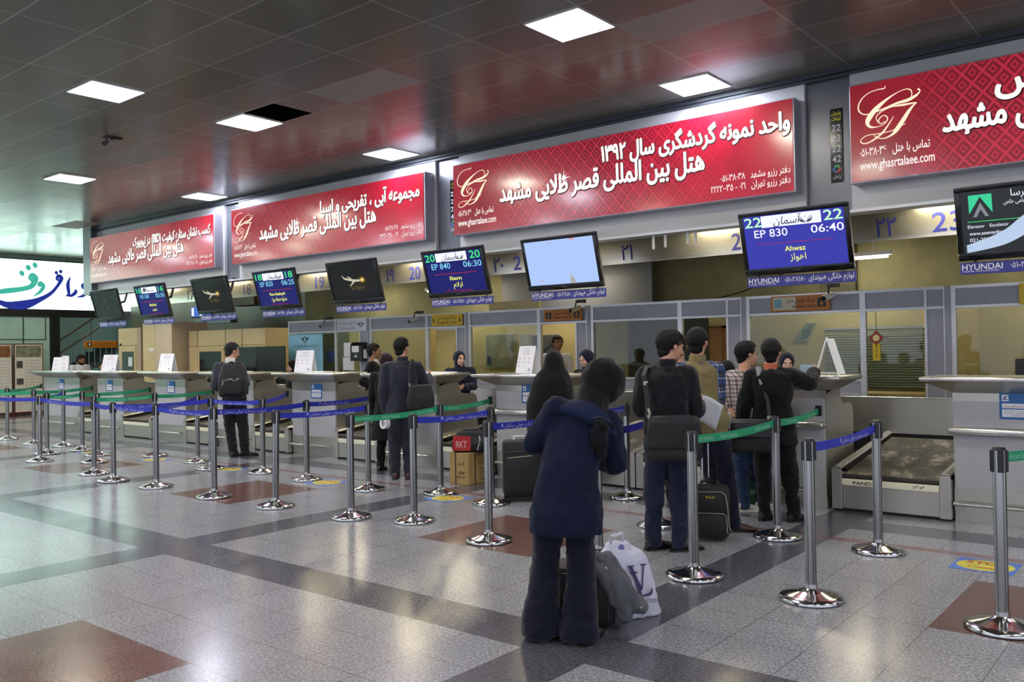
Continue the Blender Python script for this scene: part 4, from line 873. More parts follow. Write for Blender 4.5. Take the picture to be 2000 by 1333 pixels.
t = thing('screening_cabin', 'wide cream cabin row with dark doors behind the man with the backpack', 'cabin', (-18.6, 10.9, 0))
obj('shell', MB().box(0, 2.98, 0, .8, 0, 2.14, .005), M_CAB, t)
sm_ = MB()
for x in (.37, 1.50, 2.14): sm_.box(x-.008, x+.008, -.005, 0, 0, 2.14)
obj('seam', sm_.box(0, 2.98, -.005, 0, 1.78, 1.79), mat('seam_brown', '#5c4a2c', .6), t)
for x0, x1 in ((.42, 1.42), (1.56, 2.08), (2.2, 2.94)):
    d = obj('door', MB().box(x0-.03, x1+.03, -.02, 0, .05, 1.74, .004), M_CAB, t); obj('door_pane', MB().box(x0+.06, x1-.06, -.024, -.02, .2, 1.66), M_DG, d)
t = thing('dark_glass_screen', 'black glass screen right of the man with the backpack', 'glass screen', (-16.6, 10.72, 0)); obj('pane', MB().box(0, .92, 0, .02, 0.05, 1.74), M_DG, t); obj('pane', MB().box(.93, 1.9, 0, .02, .05, 1.74), mat('matt_black_glass', '#08090a', .3), t); obj('foot_rail', MB().box(0, 1.9, -.01, .03, 0, .05), M_BLACK, t)
t = thing('regulation_poster', 'light blue poster with a winged emblem behind the leaning white card', 'poster', (-14.98, 11.02, 1.0)); obj('panel', MB().box(0, 1.1, 0, .02, .0, .97), mat('poster_blue', '#86bcd6', .45, var=.15, vs=3), t)
fr = HALL(0, 0, 0); obj('winged_emblem', winged(MB(), fr, .55, .86, .15), M_INK, t); lettering(t, fr, [('آیین نامه حمل مسافر پروازهای داخلی', .55, .72, .075, 'C', .8, .004)], M_INK, 'heading'); lettering(t, fr, [('توجه', 1.04, .64, .05, 'R', .16), ('شرایط حمل و نقل', 1.04, .59, .05, 'R', .5)], M_INKR, 'red_lines'); lettering(t, fr, [('مسافران گرامی لطفا شرایط زیر را مطالعه فرمایید', 1.04, .53-.06*i, .045, 'R', .9) for i in range(8)], mat('ink_slate', '#5b7c95', .5), 'paragraphs')
obj('leg', MB().box(.05, .09, .02, .05, -1.0, .9).box(1.0, 1.04, .02, .05, -1.0, .9), M_ALU, t)
t = thing('window_decal', 'blue airline lettering on the leftmost office window', 'decal', (-13.9, PY-.012, 1.5)); q = MB(); fr = HALL(0, 0, 0); ribbon(q, fr, [(-.1, .06, .02), (.05, .05, .05), (.2, .06, .04), (.28, .08, .01)], .001); ribbon(q, fr, [(-.1, -.06, .015), (.03, -.06, .04), (.18, -.04, .02)], .001); obj('blue_wave', q, mat('decal_blue', '#27347a', .4), t); lettering(t, fr, [('آسمان', .05, .14, .16, 'C', .35)], mat('decal_grey', '#5d6478', .5))
t = thing('info_monitor', 'blue lit monitor on a grey bracket above the cream cabins', 'monitor', (-20.2, 11.9, 2.52)); obj('case', MB().box(0, .95, .0, .06, 0, .3, .01), M_BEZEL, t); obj('display', MB().box(.03, .92, -.004, 0, .03, .27), glow('screen_azure', '#2f63c8', .9), t); q = MB(); plate(q, HALL(0, -.004, 0), .05, .15, .05, .25); plate(q, HALL(0, -.004, 0), .42, .52, .04, .12); obj('white_mark', q, S_WH, t); obj('bracket', MB().box(.0, 1.6, .1, .3, -.16, -.03).box(.4, .5, .06, .2, -.1, 1.963), mat('bracket_grey', '#70747c', .4, .4), t)
t = thing('duct_box', 'brown duct box hanging over the cream cabins left of the aircraft screen', 'duct', (-19.2, 12.4, 2.79)); obj('box', MB().box(0, 1.0, 0, .4, 0, .26, .01), mat('duct_brown', '#5b4d3a', .5), t); obj('rod', MB().box(.2, .22, .2, .22, .26, 1.69).box(.8, .82, .2, .22, .26, 1.69), M_BLACK, t)

# ------------------------------------------------------------------ far left end of the hall
EX = -26.0
M_TEAL = mat('teal_glass', '#b4d6c6', .15, var=.08, vs=1.5); M_DKF = mat('dark_frame', '#151718', .4)
struct('wall_left', MB().box(EX-.1, EX, -9, 10.9, 0, 2.74).box(EX-.2, EX-.1, -9, 13, 2.74, CZ).box(EX-.1, EX, 14, 15, 0, CZ), M_TEAL)
struct('trim_3', MB().box(EX-.02, EX+.06, -9, 14.5, 2.74, 2.92).box(EX-.02, EX+.08, 10.92, 11.16, 0, 2.92), M_DKF)
tr = MB()
for y in (4.6, 6.2, 7.8, 9.4, 10.2): tr.box(EX-.0, EX+.02, y-.012, y+.012, 0, 2.74)
tr.box(EX, EX+.02, 9.45, 10.8, 2.09, 2.11).box(EX, EX+.02, 10.78, 10.8, 2.09, 2.74)
struct('trim_4', tr, mat('mullion_dark', '#2c4038', .4))
struct('wall_stairwell', MB().box(-31.2, -31, 9, 16, 0, 4.48).box(-31, EX, 15.5, 15.6, 0, 4.48), mat('stairwell_teal', '#86a89c', .5, var=.1, vs=1))
t = thing('lit_billboard', 'white lit billboard with blue and green calligraphy at the far left', 'billboard', (EX+.06, 4.0, 2.93)); obj('case', MB().box(-.05, .0, 0, 10.0, 0, 1.43), M_DKF, t)
pn_ = obj('lit_panel', MB().box(.0, .012, .03, 9.97, .03, 1.40), glow('billboard_white', '#dcfff0', 3.2), t)
fr = Frame((.012, 0, 0), (0, 1, 0), (0, 0, 1))       # seen from +x, so letters run along +y
bl = MB(); K = lambda y, z: (y-4.0, z-2.93)
def strk(mb, pts, c=.004): ribbon(mb, fr, [(K(a, b)[0], K(a, b)[1], w_) for a, b, w_ in [(a_, b_, q_*1.5) for a_, b_, q_ in pts]], c, 8)
strk(bl, [(9.4, 3.22, .02), (9.75, 3.06, .06), (10.2, 3.07, .085), (10.6, 3.22, .05), (10.92, 3.42, .035), (11.12, 3.66, .03), (11.22, 3.86, .04), (11.14, 3.93, .035), (11.10, 3.84, .03), (11.2, 3.78, .02)])
strk(bl, [(11.47, 3.92, .01), (11.40, 3.7, .035), (11.42, 3.42, .03), (11.33, 3.36, .01)]); strk(bl, [(11.36, 3.36, .008), (11.5, 3.38, .03), (11.62, 3.48, .035), (11.60, 3.56, .02)])
strk(bl, [(11.66, 3.34, .008), (11.82, 3.38, .03), (11.95, 3.52, .04), (11.93, 3.66, .06), (11.84, 3.68, .05), (11.86, 3.58, .03)]); strk(bl, [(12.05, 3.84, .01), (12.06, 3.6, .035), (12.02, 3.38, .02)])
strk(bl, [(12.35, 3.90, .01), (12.36, 3.6, .035), (12.33, 3.36, .02)])
for y, z in ((11.08, 4.02), (11.2, 4.06)): strk(bl, [(y-.05, z-.02, .01), (y, z, .04), (y+.05, z+.02, .01)])
obj('blue_calligraphy', bl, glow('calligraphy_blue', '#232f8e', .9), pn_)
gn = MB(); strk(gn, [(9.3, 3.36, .03), (9.75, 3.44, .05), (10.2, 3.52, .045), (10.42, 3.62, .05), (10.5, 3.82, .06), (10.42, 3.92, .04), (10.36, 3.82, .03), (10.45, 3.72, .02)]); strk(gn, [(10.45, 3.32, .008), (10.62, 3.44, .03), (10.72, 3.6, .04), (10.64, 3.68, .05), (10.6, 3.6, .03)])
for y, z in ((10.15, 3.95), (10.32, 4.12), (10.5, 4.2)): strk(gn, [(y-.06, z-.02, .02), (y, z, .06), (y+.06, z+.03, .02)])
obj('green_calligraphy', gn, glow('calligraphy_green', '#3fae97', .95), pn_)
t = thing('tube_light', 'fluorescent tube over the staircase at the far left', 'office light', (-28.6, 12.6, 4.2), 0, 'fluorescent tubes over the offices'); obj('housing', MB().box(-.7, .7, -.06, .06, .02, .28), M_WHITE, t); obj('tube', MB().tube([(-.66, 0, 0), (.66, 0, 0)], .02, 8), M_TUBE, t)  # unseen tube, added to brighten the stairs and the left end
t = thing('staircase', 'staircase with pale balusters behind the dark post at the far left', 'staircase', (-28.2, 11.0, 0)); st = MB()
for i in range(11): st.box(-.7, .7, .25*i, .25*i+.3, .05+.17*i, .22+.17*i)
obj('steps', st, mat('stair_dark', '#26302c', .5), t)
for k, x in enumerate((-.75, .72)):
    obj('handrail', MB().tube([(x, -.2, 1.0), (x, 2.8, 2.9+.14)], .03, 8).tube([(x, 2.8, 3.04), (x, 4.2, 3.04)], .03, 8), mat('rail_brown', '#5c4a30', .4), t, True)
    for i in range(17): y = -.1+.18*i; obj('baluster', MB().tube([(x, y, max(.05, .17*y/.25)), (x, y, 1.05+.68*y)], .011, 6), mat('baluster_pale', '#8fb0a4', .35), t)
t = thing('arrow_sign', 'long orange sign with two arrow boxes hanging by the staircase', 'sign', (-24.0, 10.95, 1.83)); sn = obj('panel', MB().box(0, .03, 0, 1.1, 0, .19, .004), M_ORANGE, t); f2 = Frame((.031, 0, 0), (0, 1, 0), (0, 0, 1)); q = MB(); plate(q, f2, .09, .21, .04, .15); plate(q, f2, .9, 1.02, .04, .15); obj('arrow_box', q, M_INK, sn); q = MB(); plate(q, f2, .13, .17, .06, .13, .002); plate(q, f2, .94, .98, .06, .13, .002); obj('arrow', q, M_WHITE, sn); lettering(sn, f2, [('اطلاعات پرواز', .55, .105, .075, 'C', .5), ('FLIGHT INFORMATION', .55, .04, .045, 'C', .55)], mat('sign_print', '#5e3a0c', .5)); obj('rod', MB().box(.01, .02, .2, .21, .19, 2.65).box(.01, .02, .9, .91, .19, 2.65), M_BLACK, t)
for y0, y1, lb, k in ((9.0, 9.76, 'left information board, cut by the left edge of the photo', 0), (9.80, 10.56, 'right information board with small photographs at the far left', 1)):
    t = thing('information_board', lb, 'board', (-25.6, y0, 0), 0, 'information boards at the end wall'); w_ = y1-y0; obj('frame', MB().box(-.03, 0, 0, w_, .04, 1.98, .004).box(-.2, .1, .0, .05, 0, .04).box(-.2, .1, w_-.05, w_, 0, .04), mat('frame_maroon', '#5a1c20', .4), t)
    s = obj('sheet', MB().box(.0, .006, .025, w_-.025, .1, 1.95), mat('board_sheet', '#dcd7c6', .6, var=.05), t); f2 = Frame((.006, 0, 0), (0, 1, 0), (0, 0, 1))
    q = MB(); plate(q, f2, .05, w_-.05, 1.6, 1.92, .002); obj('header_photo', q, mat('header_photo%d' % k, ('#8a5a34', '#7f8066')[k], .5, var=.5, vs=7), s)
    if k:
        q = MB(); plate(q, f2, .06, .22, 1.30, 1.50, .002); plate(q, f2, .06, .24, .85, 1.02, .002); obj('small_photo', q, mat('small_photo', '#4c4a46', .5, var=.5, vs=14), s)
    lettering(s, f2, [('شرح پروژه های توسعه فرودگاه بین المللی', w_-.06, 1.5-.085*i, .05, 'R', w_*(.55 if k and i < 8 else .8)) for i in range(15)], M_INKG, 'paragraphs')
# ------------------------------------------------------------------ floor stickers
for x, y, lb in ((-1.33, 6.88, 'floor sticker reading STOP nearest, at the right edge'), (-6.47, 6.80, 'floor sticker in front of the cardboard box lane'), (-8.5, 6.80, 'floor sticker left of the dark suited man'), (-10.62, 6.82, 'floor sticker behind the man with the backpack'), (-12.6, 6.80, 'floor sticker third lane from the left'), (-14.5, 6.75, 'floor sticker farthest left')):
    t = thing('floor_sticker', lb, 'floor sticker', (x, y, .001), 0, 'stop stickers on the floor'); s = obj('sheet', MB().box(-.2, .2, -.2, .18, 0, .0015), mat('sticker_sky', '#4a72c4', .35, var=.15, vs=9), t); fr = Frame((0, 0, .0016), (1, 0, 0), (0, 1, 0))
    q = MB(); disc(q, fr, 0, -.01, .185, .0005, 24, .165); e_ = obj('yellow_disc', q, mat('sticker_lemon', '#c6bd3e', .4, var=.12, vs=9), s)
    lettering(e_, fr, [('STOP', 0, .015, .13, 'C', .26, .016), ('ایست', 0, -.095, .12, 'C', .2, .012)], M_INKR, 'lettering', .0012)
# ------------------------------------------------------------------ belt stanchions
M_GRB = mat('belt_green', '#179065', .6, bump=.2, bs=300); M_BLB = mat('belt_blue', '#1f2aa6', .6, bump=.2, bs=300); M_BTG = mat('belt_print_mint', '#8fd0b4', .6); M_BTW = mat('belt_print_grey', '#b9bcdc', .6)
def _post_mesh():
    mb = MB(); n = 48; R = .034; ring = []
    for i in range(n):
        a = 2*PI*i/n; k = i % 12; ring.append((R-(.007 if k in (5, 6) else 0), a))
    def lv(z, s=1.0): return [(r*s*math.cos(a), r*s*math.sin(a), z) for r, a in ring]
    mb.ring([lv(.06), lv(.985), lv(.995, .94)])
    return mb
_pm = _post_mesh().mesh('post'); _pm.materials.append(M_POST); _pm.polygons.foreach_set('use_smooth', [True]*len(_pm.polygons)); _pm.set_sharp_from_angle(angle=math.radians(35))
_bm = MB().lathe([(.002, 0), (.188, 0), (.195, .006), (.195, .020), (.190, .026), (.150, .036), (.09, .052), (.050, .066), (.038, .075), (.037, .10), (.002, .10)], seg=48).mesh('base'); _bm.materials.append(M_CHROME); _bm.polygons.foreach_set('use_smooth', [True]*len(_bm.polygons)); _bm.set_sharp_from_angle(angle=math.radians(45))
def _cas():
    mb = MB()
    for a in range(4):
        c, s = math.cos(a*PI/2+.4), math.sin(a*PI/2+.4); q = MB().box(.028, .044, -.016, .016, .865, .985, .004); q.xf(Matrix(((c, -s, 0, 0), (s, c, 0, 0), (0, 0, 1, 0), (0, 0, 0, 1)))); mb.add(q.v, q.f)
    return mb
_cm = _cas().mesh('cassette'); _cm.materials.append(M_BLACK)
_tm = MB().lathe([(.002, .996), (.030, .996), (.036, .985), (.034, .992), (.030, 1.001), (.002, 1.003)], seg=24).mesh('top_cap'); _tm.materials.append(M_BLACK)
POSTS = {}
def stanchion(k, x, y, label, tilt=0.0):
    t = thing('belt_stanchion', label, 'stanchion', (x, y, 0), 0, 'chrome belt stanchions of the queue lanes')
    for nm, me in (('base', _bm), ('post', _pm), ('cassette', _cm), ('top_cap', _tm)): o = bpy.data.objects.new(nm, me); COL.objects.link(o); o.parent = t
    if tilt:
        for o in t.children:
            if o.name[:4] != 'base': o.rotation_euler = (0, math.radians(tilt), 0)
    POSTS[k] = (t, V((x, y, 0)), tilt)
def belt(k, end, col, text_at=(.25, .62), sag=.025, z=.945):
    t, p, tl = POSTS[k]; e = (POSTS[end][1] if not isinstance(end, tuple) else V((end[0], end[1], 0))); d = e-p; L = d.length; u = d/L; ofs = V((math.sin(math.radians(tl))*.94, 0, 0))
    a0 = .04; a1 = L-(.04 if not isinstance(end, tuple) else .0); N = 14; hh = .029; mb = MB(); top = []; zz = []
    for i in range(N+1):
        s = a0+(a1-a0)*i/N; f = (s/L); zc = z-sag*4*f*(1-f); q = u*s+ofs*(1-f); zz.append((s, zc)); top.append((q, zc))
    nrm = V((-u.y, u.x, 0))*.0012
    vs = [];
    for q, zc in top: vs += [q+nrm+V((0, 0, zc-hh)), q+nrm+V((0, 0, zc+hh)), q-nrm+V((0, 0, zc+hh)), q-nrm+V((0, 0, zc-hh))]
    fs = [(4*i+j, 4*i+(j+1) % 4, 4*i+4+(j+1) % 4, 4*i+4+j) for i in range(N) for j in range(4)]
    mb.add(vs, fs); g = col == 'g'; b_ = obj('belt', mb, M_GRB if g else M_BLB, t, label='green webbing belt' if g else 'blue webbing belt')
    if isinstance(end, tuple):
        q = u*(L-.01); obj('belt_end_clip', MB().box(q.x-.03, q.x+.03, q.y-.012, q.y+.012, z-.05, z+.05, .005), M_BLACK, t)
    right = u if (u.y*-p.x+u.x*p.y) > 0 else -u; n_ = V((right.y, -right.x, 0)); tx = MB()
    txt = 'Airport Services' if g else 'شرکت خدمات هوایی سامان'; w_ = .30 if g else .62
    for f in text_at:
        s0 = L*f
        if s0+w_ > a1 and right == u: s0 = max(a0, a1-w_-.02)
        i = min(range(N+1), key=lambda j: abs(zz[j][0]-s0)); zc = np.interp(s0+(w_/2 if right == u else -w_/2), [a for a, _ in zz], [b for _, b in zz])
        dz = (np.interp(min(s0+.3, L), [a for a, _ in zz], [b for _, b in zz])-np.interp(max(s0-.3, 0), [a for a, _ in zz], [b for _, b in zz]))/.6*(1 if right == u else -1)
        fr = Frame(V((0, 0, 0))+u*s0+ofs*(1-f)+V((0, 0, zc-dz*w_/2)), V((right.x, right.y, dz)), (0, 0, 1))
        text_into(tx, fr, [(txt, 0, -.014, .046, 'L', w_, .003)], .0022)
        if not g: ribbon(tx, fr, [(-.05, -.012, .003), (-.038, .016, .006), (-.024, -.012, .003)], .0024, 3)
    me = bpy.data.meshes.new('belt_lettering'); me.from_pydata([tuple(v) for v in tx.v], [], tx.f); me.update(); link('belt_lettering', me, M_BTG if g else M_BTW, b_)
ST = {1: (-18.34, 6.89, 'stanchion in front of the right information board at the far left'), 2: (-16.88, 6.79, 'stanchion second from left, its green belt running to the second counter'), 3: (-14.01, 5.72, 'front-row stanchion farthest left, with blue belts on both sides'),
 4: (-14.96, 6.22, 'stanchion just right of the farthest left front one, half overlapped by it'), 5: (-15.99, 6.93, 'stanchion before the widest counter, ending a short blue belt'), 6: (-14.98, 6.80, 'stanchion before the conveyor between the two leftmost counters'),
 7: (-11.80, 5.51, 'front-row stanchion second from left, overlapping two bases behind it'), 8: (-13.97, 6.58, 'stanchion base farther of the two peeking out behind the second front-row post'), 8.5: (-13.12, 6.13, 'stanchion base nearer of the two behind the second front-row post'),
 9: (-10.94, 5.35, 'front-row stanchion third from left'), 10: (-9.96, 5.39, 'front-row stanchion left of the farther red floor square'), 11: (-13.07, 7.06, 'stanchion hidden behind a front post, its base showing a red reflection'),
 12: (-11.74, 7.0, 'back-row stanchion left of the man with the backpack'), 13: (-10.88, 6.69, 'stanchion half hidden by the front post on the red floor square'), 14: (-8.71, 5.39, 'stanchion standing on the front edge of the second red floor square'),
 15: (-9.93, 6.87, 'back-row stanchion right of the man with the backpack'), 16: (-7.61, 5.41, 'leaning front-row stanchion at the right tip of the red square'), 17: (-8.89, 6.79, 'back-row stanchion before the counter with the leaning white card'),
 18: (-6.49, 5.47, 'front-row stanchion starting the green belt before the suited man'), 19: (-7.64, 6.70, 'back-row stanchion left of the suited man, ending a blue belt'), 20: (-5.86, 5.69, 'front-row stanchion right below the suited man, starting a blue belt'),
 21: (-6.76, 6.98, 'back-row stanchion by the cardboard box, passing a green belt on'), 22: (-5.86, 6.80, 'back-row stanchion between the cardboard box and the black suitcase'), 23: (-4.74, 5.46, 'front-row stanchion on the red square left of the woman in blue'),
 24: (-4.91, 7.90, 'stanchion showing at the right elbow of the woman in blue'), 25: (-3.90, 6.79, 'stanchion between the legs of the man in the black jacket'), 26: (-3.68, 5.50, 'stanchion hidden behind the coat of the woman in blue'),
 27: (-2.85, 5.43, 'front stanchion with a green belt, right of the man in the black jacket'), 28: (-2.88, 6.95, 'stanchion before the man in the black suit, passing the green belt on'), 29: (-2.01, 5.36, 'front stanchion starting the blue belt at the right'),
 30: (-2.06, 6.89, 'stanchion before the worn conveyor, ending the blue belt'), 31: (-.97, 5.42, 'nearest stanchion at the right edge of the photo'),
 32: (-16.5, 5.62, 'stanchion at the very left edge, only the rim of its base in view'), 33: (-18.9, 5.3, 'stanchion past the left edge, ending the second green belt'), 34: (-20.3, 5.2, 'farthest stanchion past the left edge, ending the first green belt'), 35: (-.62, 6.95, 'stanchion past the right edge, ending the nearest green belt')}
for k, (x, y, lb) in ST.items(): stanchion(k, x, y, lb, 1.6 if k == 16 else 0)
for a, b_, c, tx in ((1, (-20.6, 8.45), 'g', (.5,)), (1, 34, 'g', (.3,)), (2, (-18.1, 8.42), 'g', (.4,)), (2, 33, 'g', (.3,)), (4, 6, 'g', (.2,)), (6, (-15.75, 8.42), 'g', (.4,)), (8.5, 11, 'g', (.2, .55)), (11, (-13.6, 8.42), 'g', (.3,)),
                    (3, 32, 'b', (.9,)), (3, 7, 'b', (.2,)), (4, 5, 'b', ()), (7, 9, 'b', ()), (9, 10, 'b', (.1,)), (10, 12, 'b', (.3,)), (10, 14, 'b', (.3,)), (9, 13, 'b', (.1,)), (13, 15, 'b', (.15,)), (15, (-11.5, 8.42), 'b', ()),
                    (14, 17, 'b', (.1,)), (16, 19, 'b', (.35,)), (17, (-9.4, 8.42), 'b', (.2,)), (18, 21, 'g', (.02, .32, .72)), (21, (-7.25, 8.42), 'g', (.15, .65)), (20, 22, 'b', (.5,)), (23, 24, 'b', (.1, .45, .78)), (27, 28, 'g', (.02, .30, .72)), (28, (-3.05, 8.42), 'g', (.25, .7)),
                    (29, 30, 'b', (.45,)), (31, 35, 'g', (.08, .5)), (25, 26, 'b', ())):
    belt(a, b_, c, tx)
# ------------------------------------------------------------------ people
def remesh(mb, voxel, smooth=3, fold=0.0, ff=(7, 7, 2.2), seed=0.0, zmin=None):
    me = mb.mesh('tmp'); o = bpy.data.objects.new('tmp', me); COL.objects.link(o)
    md = o.modifiers.new('r', 'REMESH'); md.mode = 'VOXEL'; md.voxel_size = voxel; md.adaptivity = 0
    dg = bpy.context.evaluated_depsgraph_get(); dg.update(); m2 = bpy.data.meshes.new_from_object(o.evaluated_get(dg)); bpy.data.objects.remove(o); bpy.data.meshes.remove(me)
    n = len(m2.vertices); co = np.empty(n*3, 'f'); m2.vertices.foreach_get('co', co); co = co.reshape(-1, 3)
    ne = len(m2.edges); ed = np.empty(ne*2, 'i'); m2.edges.foreach_get('vertices', ed); ed = ed.reshape(-1, 2)
    deg = np.bincount(ed.ravel(), minlength=n).astype('f')[:, None]
    for _ in range(smooth):
        acc = np.zeros_like(co)
        for k in range(3):
            acc[:, k] = np.bincount(ed[:, 0], co[ed[:, 1], k], n)+np.bincount(ed[:, 1], co[ed[:, 0], k], n)
        co = co*.4+.6*acc/np.maximum(deg, 1)
    if fold:
        m2.vertices.foreach_set('co', co.ravel()); m2.update(); nr = np.empty(n*3, 'f'); m2.vertices.foreach_get('normal', nr); nr = nr.reshape(-1, 3)
        d = np.array([noise.noise((c[0]*ff[0]+seed, c[1]*ff[1], c[2]*ff[2]+.7*seed))+.5*noise.noise((c[0]*ff[0]*2.3+c[2]*3, c[1]*ff[1]*2.3, c[2]*ff[2]*2.6+seed)) for c in co], 'f')
        d = (1-np.abs(d)*2.4)*.8+.9*np.array([noise.noise((c[0]*ff[0]*.55-seed, c[1]*ff[1]*.55, c[2]*ff[2]*.8+c[0]*2.5)) for c in co], 'f')                                     # ridged, like creases
        co = co+nr*(d*fold)[:, None]
    if zmin is not None: co[:, 2] = np.maximum(co[:, 2], zmin)
    m2.vertices.foreach_set('co', co.ravel()); m2.update()
    m2.polygons.foreach_set('use_smooth', [True]*len(m2.polygons))
    return m2
M_SKIN = mat('skin', '#b98a70', .5, var=.06, vs=20, spec=.35); M_SKIND = mat('skin_tan', '#8f6247', .5, var=.06, vs=20, spec=.35); M_SKINL = mat('skin_fair', '#c9a08c', .5, var=.05, vs=20, spec=.35)
def hair_mat(name, col):
    t = NT(name); mp = t.n('ShaderNodeMapping'); t.put(mp, 'Vector', t.pos()); mp.inputs['Scale'].default_value = (1, 1, .22)
    n = t.noise(mp.outputs[0], 130, 3.0, .7); c = lin(col); t.set(Base_Color=t.mix(n, tuple(x*.5 for x in c[:3])+(1,), tuple(min(1, x*1.5) for x in c[:3])+(1,)), Roughness=.6); t.b.inputs['Specular IOR Level'].default_value = .22; t.bump(n, .8, .008); return t.m
M_HAIR = hair_mat('hair_black', '#120f0e'); M_HAIRG = hair_mat('hair_dark_grey', '#1f1d1d')
M_SCLERA = mat('eye_white', '#d8d4ce', .25); M_IRIS = mat('eye_dark', '#17100c', .2); M_BROW = mat('brow_black', '#15100e', .7); M_LIP = mat('lips', '#8d4a45', .45)
def plaid(name, base, bands, per):
    t = NT(name); X = t.xyz(t.pos()); c = lin(base)
    h = t.M('ADD', X[0], t.M('MULTIPLY', X[1], .8))
    for ax in (0, 1):
        v = h if ax == 0 else X[2]; f = t.M('FRACT', t.M('DIVIDE', v, per))
        for lo, hi, col, op in bands: c = t.mix(t.M('MULTIPLY', t.M('MULTIPLY', t.M('GREATER_THAN', f, lo), t.M('LESS_THAN', f, hi)), op), c, lin(col))
    t.set(Base_Color=c, Roughness=.85); return t.m
HEADV = 1.06
class Fig:
    def __init__(s, label, at, H, yaw=0, J=None, hd=(None, 0, 0), skin=None, toes=(None, None), name='person', group=None):
        s.H, s.k = H, H/1.75; s.root = thing(name, label, 'person', (at[0], at[1], 0), math.atan2(-at[0], at[1]), group); s.skin = skin or M_SKIN
        y = math.radians(yaw); c, sn = math.cos(y), math.sin(y)
        R = lambda a, b, z: V((a*c+b*sn, -a*sn+b*c, z))*H
        D = dict(head=R(0, .018, .925), neck=R(0, 0, .838), chest=R(0, 0, .72), waist=R(0, 0, .61), pelvis=R(0, 0, .53), shR=R(.105, 0, .80), elR=R(.128, -.01, .63), wrR=R(.135, .03, .49), shL=R(-.105, 0, .80), elL=R(-.128, -.01, .63), wrL=R(-.135, .03, .49),
                 hipR=R(.05, 0, .505), hipL=R(-.05, 0, .505), knR=R(.053, .015, .28), knL=R(-.053, .015, .28), anR=R(.057, -.015, .045), anL=R(-.057, -.015, .045))
        for q, v in (J or {}).items(): D[q] = V(v)
        s.J = D; s.yaw = yaw; az = math.radians(hd[0] if hd[0] is not None else yaw); p = math.radians(hd[1]); r = math.radians(hd[2])
        f = V((math.sin(az)*math.cos(p), math.cos(az)*math.cos(p), -math.sin(p))); rt = V((math.cos(az), -math.sin(az), 0)); u = rt.cross(f); rt2 = rt*math.cos(r)-u*math.sin(r); u2 = u*math.cos(r)+rt*math.sin(r)
        k = s.k*HEADV; s.HM = Matrix((rt2*k, f*k, u2*k)).transposed().to_4x4(); s.HM.translation = D['head']; s.rt, s.fw, s.up = rt2, f, u2
        s.toes = [math.radians(a if a is not None else yaw) for a in toes]
        s.side = (D['shR']-D['shL']).normalized(); s.hside = (D['hipR']-D['hipL']).normalized()
        s.seed = (at[0]*3.1+at[1]*7.7) % 50
    def h(s, *p): return s.HM @ V(p)
    def hell(s, mb, c, r, n=14, m=9): return mb.ell(s.h(*c), (s.rt*r[0]*s.k, s.fw*r[1]*s.k, s.up*r[2]*s.k), n, m)
    def torso(s, mb, inf=0.0, low=-.05, hem=None, wk=1.0, neck=True, waist=1.0):
        J, H = s.J, s.H; P = J['pelvis']; U = J['chest'].lerp(J['neck'], .58)
        st = [(P+V((0, 0, low*H)), s.hside, .080, .056), (P, s.hside, .094, .064), (J['waist'], s.hside.lerp(s.side, .5).normalized(), .081*waist, .057*waist), (J['chest'], s.side, .097, .066), (U, s.side, .098, .056)]
        if neck: st.append((J['neck'].lerp(U, .15), s.side, .048, .040))
        if hem: st = [(V(c), s.hside, a, b) for c, a, b in hem]+st[1:]
        out = []
        for i, (c, sd, a, b) in enumerate(st):
            nx = st[min(i+1, len(st)-1)][0]-st[max(i-1, 0)][0]; nx.normalize(); fw = nx.cross(sd).normalized(); sd2 = fw.cross(nx).normalized()
            e = ((-.016 if inf < 0 else .008) if (neck and i == len(st)-1) else inf)
            out.append((c, sd2*(a*H*wk+e), fw*(b*H*wk+e)))
        return mb.loft(out, 20)
    def arm(s, mb, sd, inf=0.0, upto=1.0, r=(.033, .026, .0185)):
        J, H = s.J, s.H; a, b, c = J['sh'+sd], J['el'+sd], J['wr'+sd]
        mb.cone(a, b, r[0]*H+inf, r[1]*H+inf)
        if upto > 0: mb.cone(b, b.lerp(c, upto), r[1]*H+inf, (r[1]+(r[2]-r[1])*upto)*H+inf)
        cc = s.J['chest'].lerp(s.J['neck'], .62); mb.cone(cc.lerp(a, .35), a, .040*H+inf*.6, .032*H+inf)
        return mb
    def hand(s, mb, sd, curl=.55):
        J, k = s.J, s.k; e, w = J['el'+sd], J['wr'+sd]; d = (w-e).normalized(); inn = (J['chest']-w); inn = (inn-d*inn.dot(d)); inn = inn.normalized() if inn.length > .02 else V((0, 0, 1)).cross(d).normalized(); sdv = d.cross(inn).normalized()
        thumb_up = sdv if sdv.z > 0 else -sdv
        mb.ell(w+d*.048*k, (d*.054*k, sdv*.041*k, inn*.017*k), 12, 8)
        for i, L in enumerate((.070, .078, .073, .058)):
            b0 = w+d*.088*k+thumb_up*(.030-.020*i)*k; d1 = (d*math.cos(curl*.6)+inn*math.sin(curl*.6)); d2 = (d*math.cos(curl*1.6)+inn*math.sin(curl*1.6)); p1 = b0+d1*L*.5*k; mb.cone(b0, p1, .0095*k, .0088*k, 8); mb.cone(p1, p1+d2*L*.5*k, .0088*k, .0075*k, 8)
        b0 = w+d*.03*k+thumb_up*.034*k; p1 = b0+(d*.6+thumb_up*.6+inn*.3)*.038*k; mb.cone(b0, p1, .011*k, .0098*k, 8); mb.cone(p1, p1+(d*.9+inn*.35)*.032*k, .0098*k, .008*k, 8); return mb
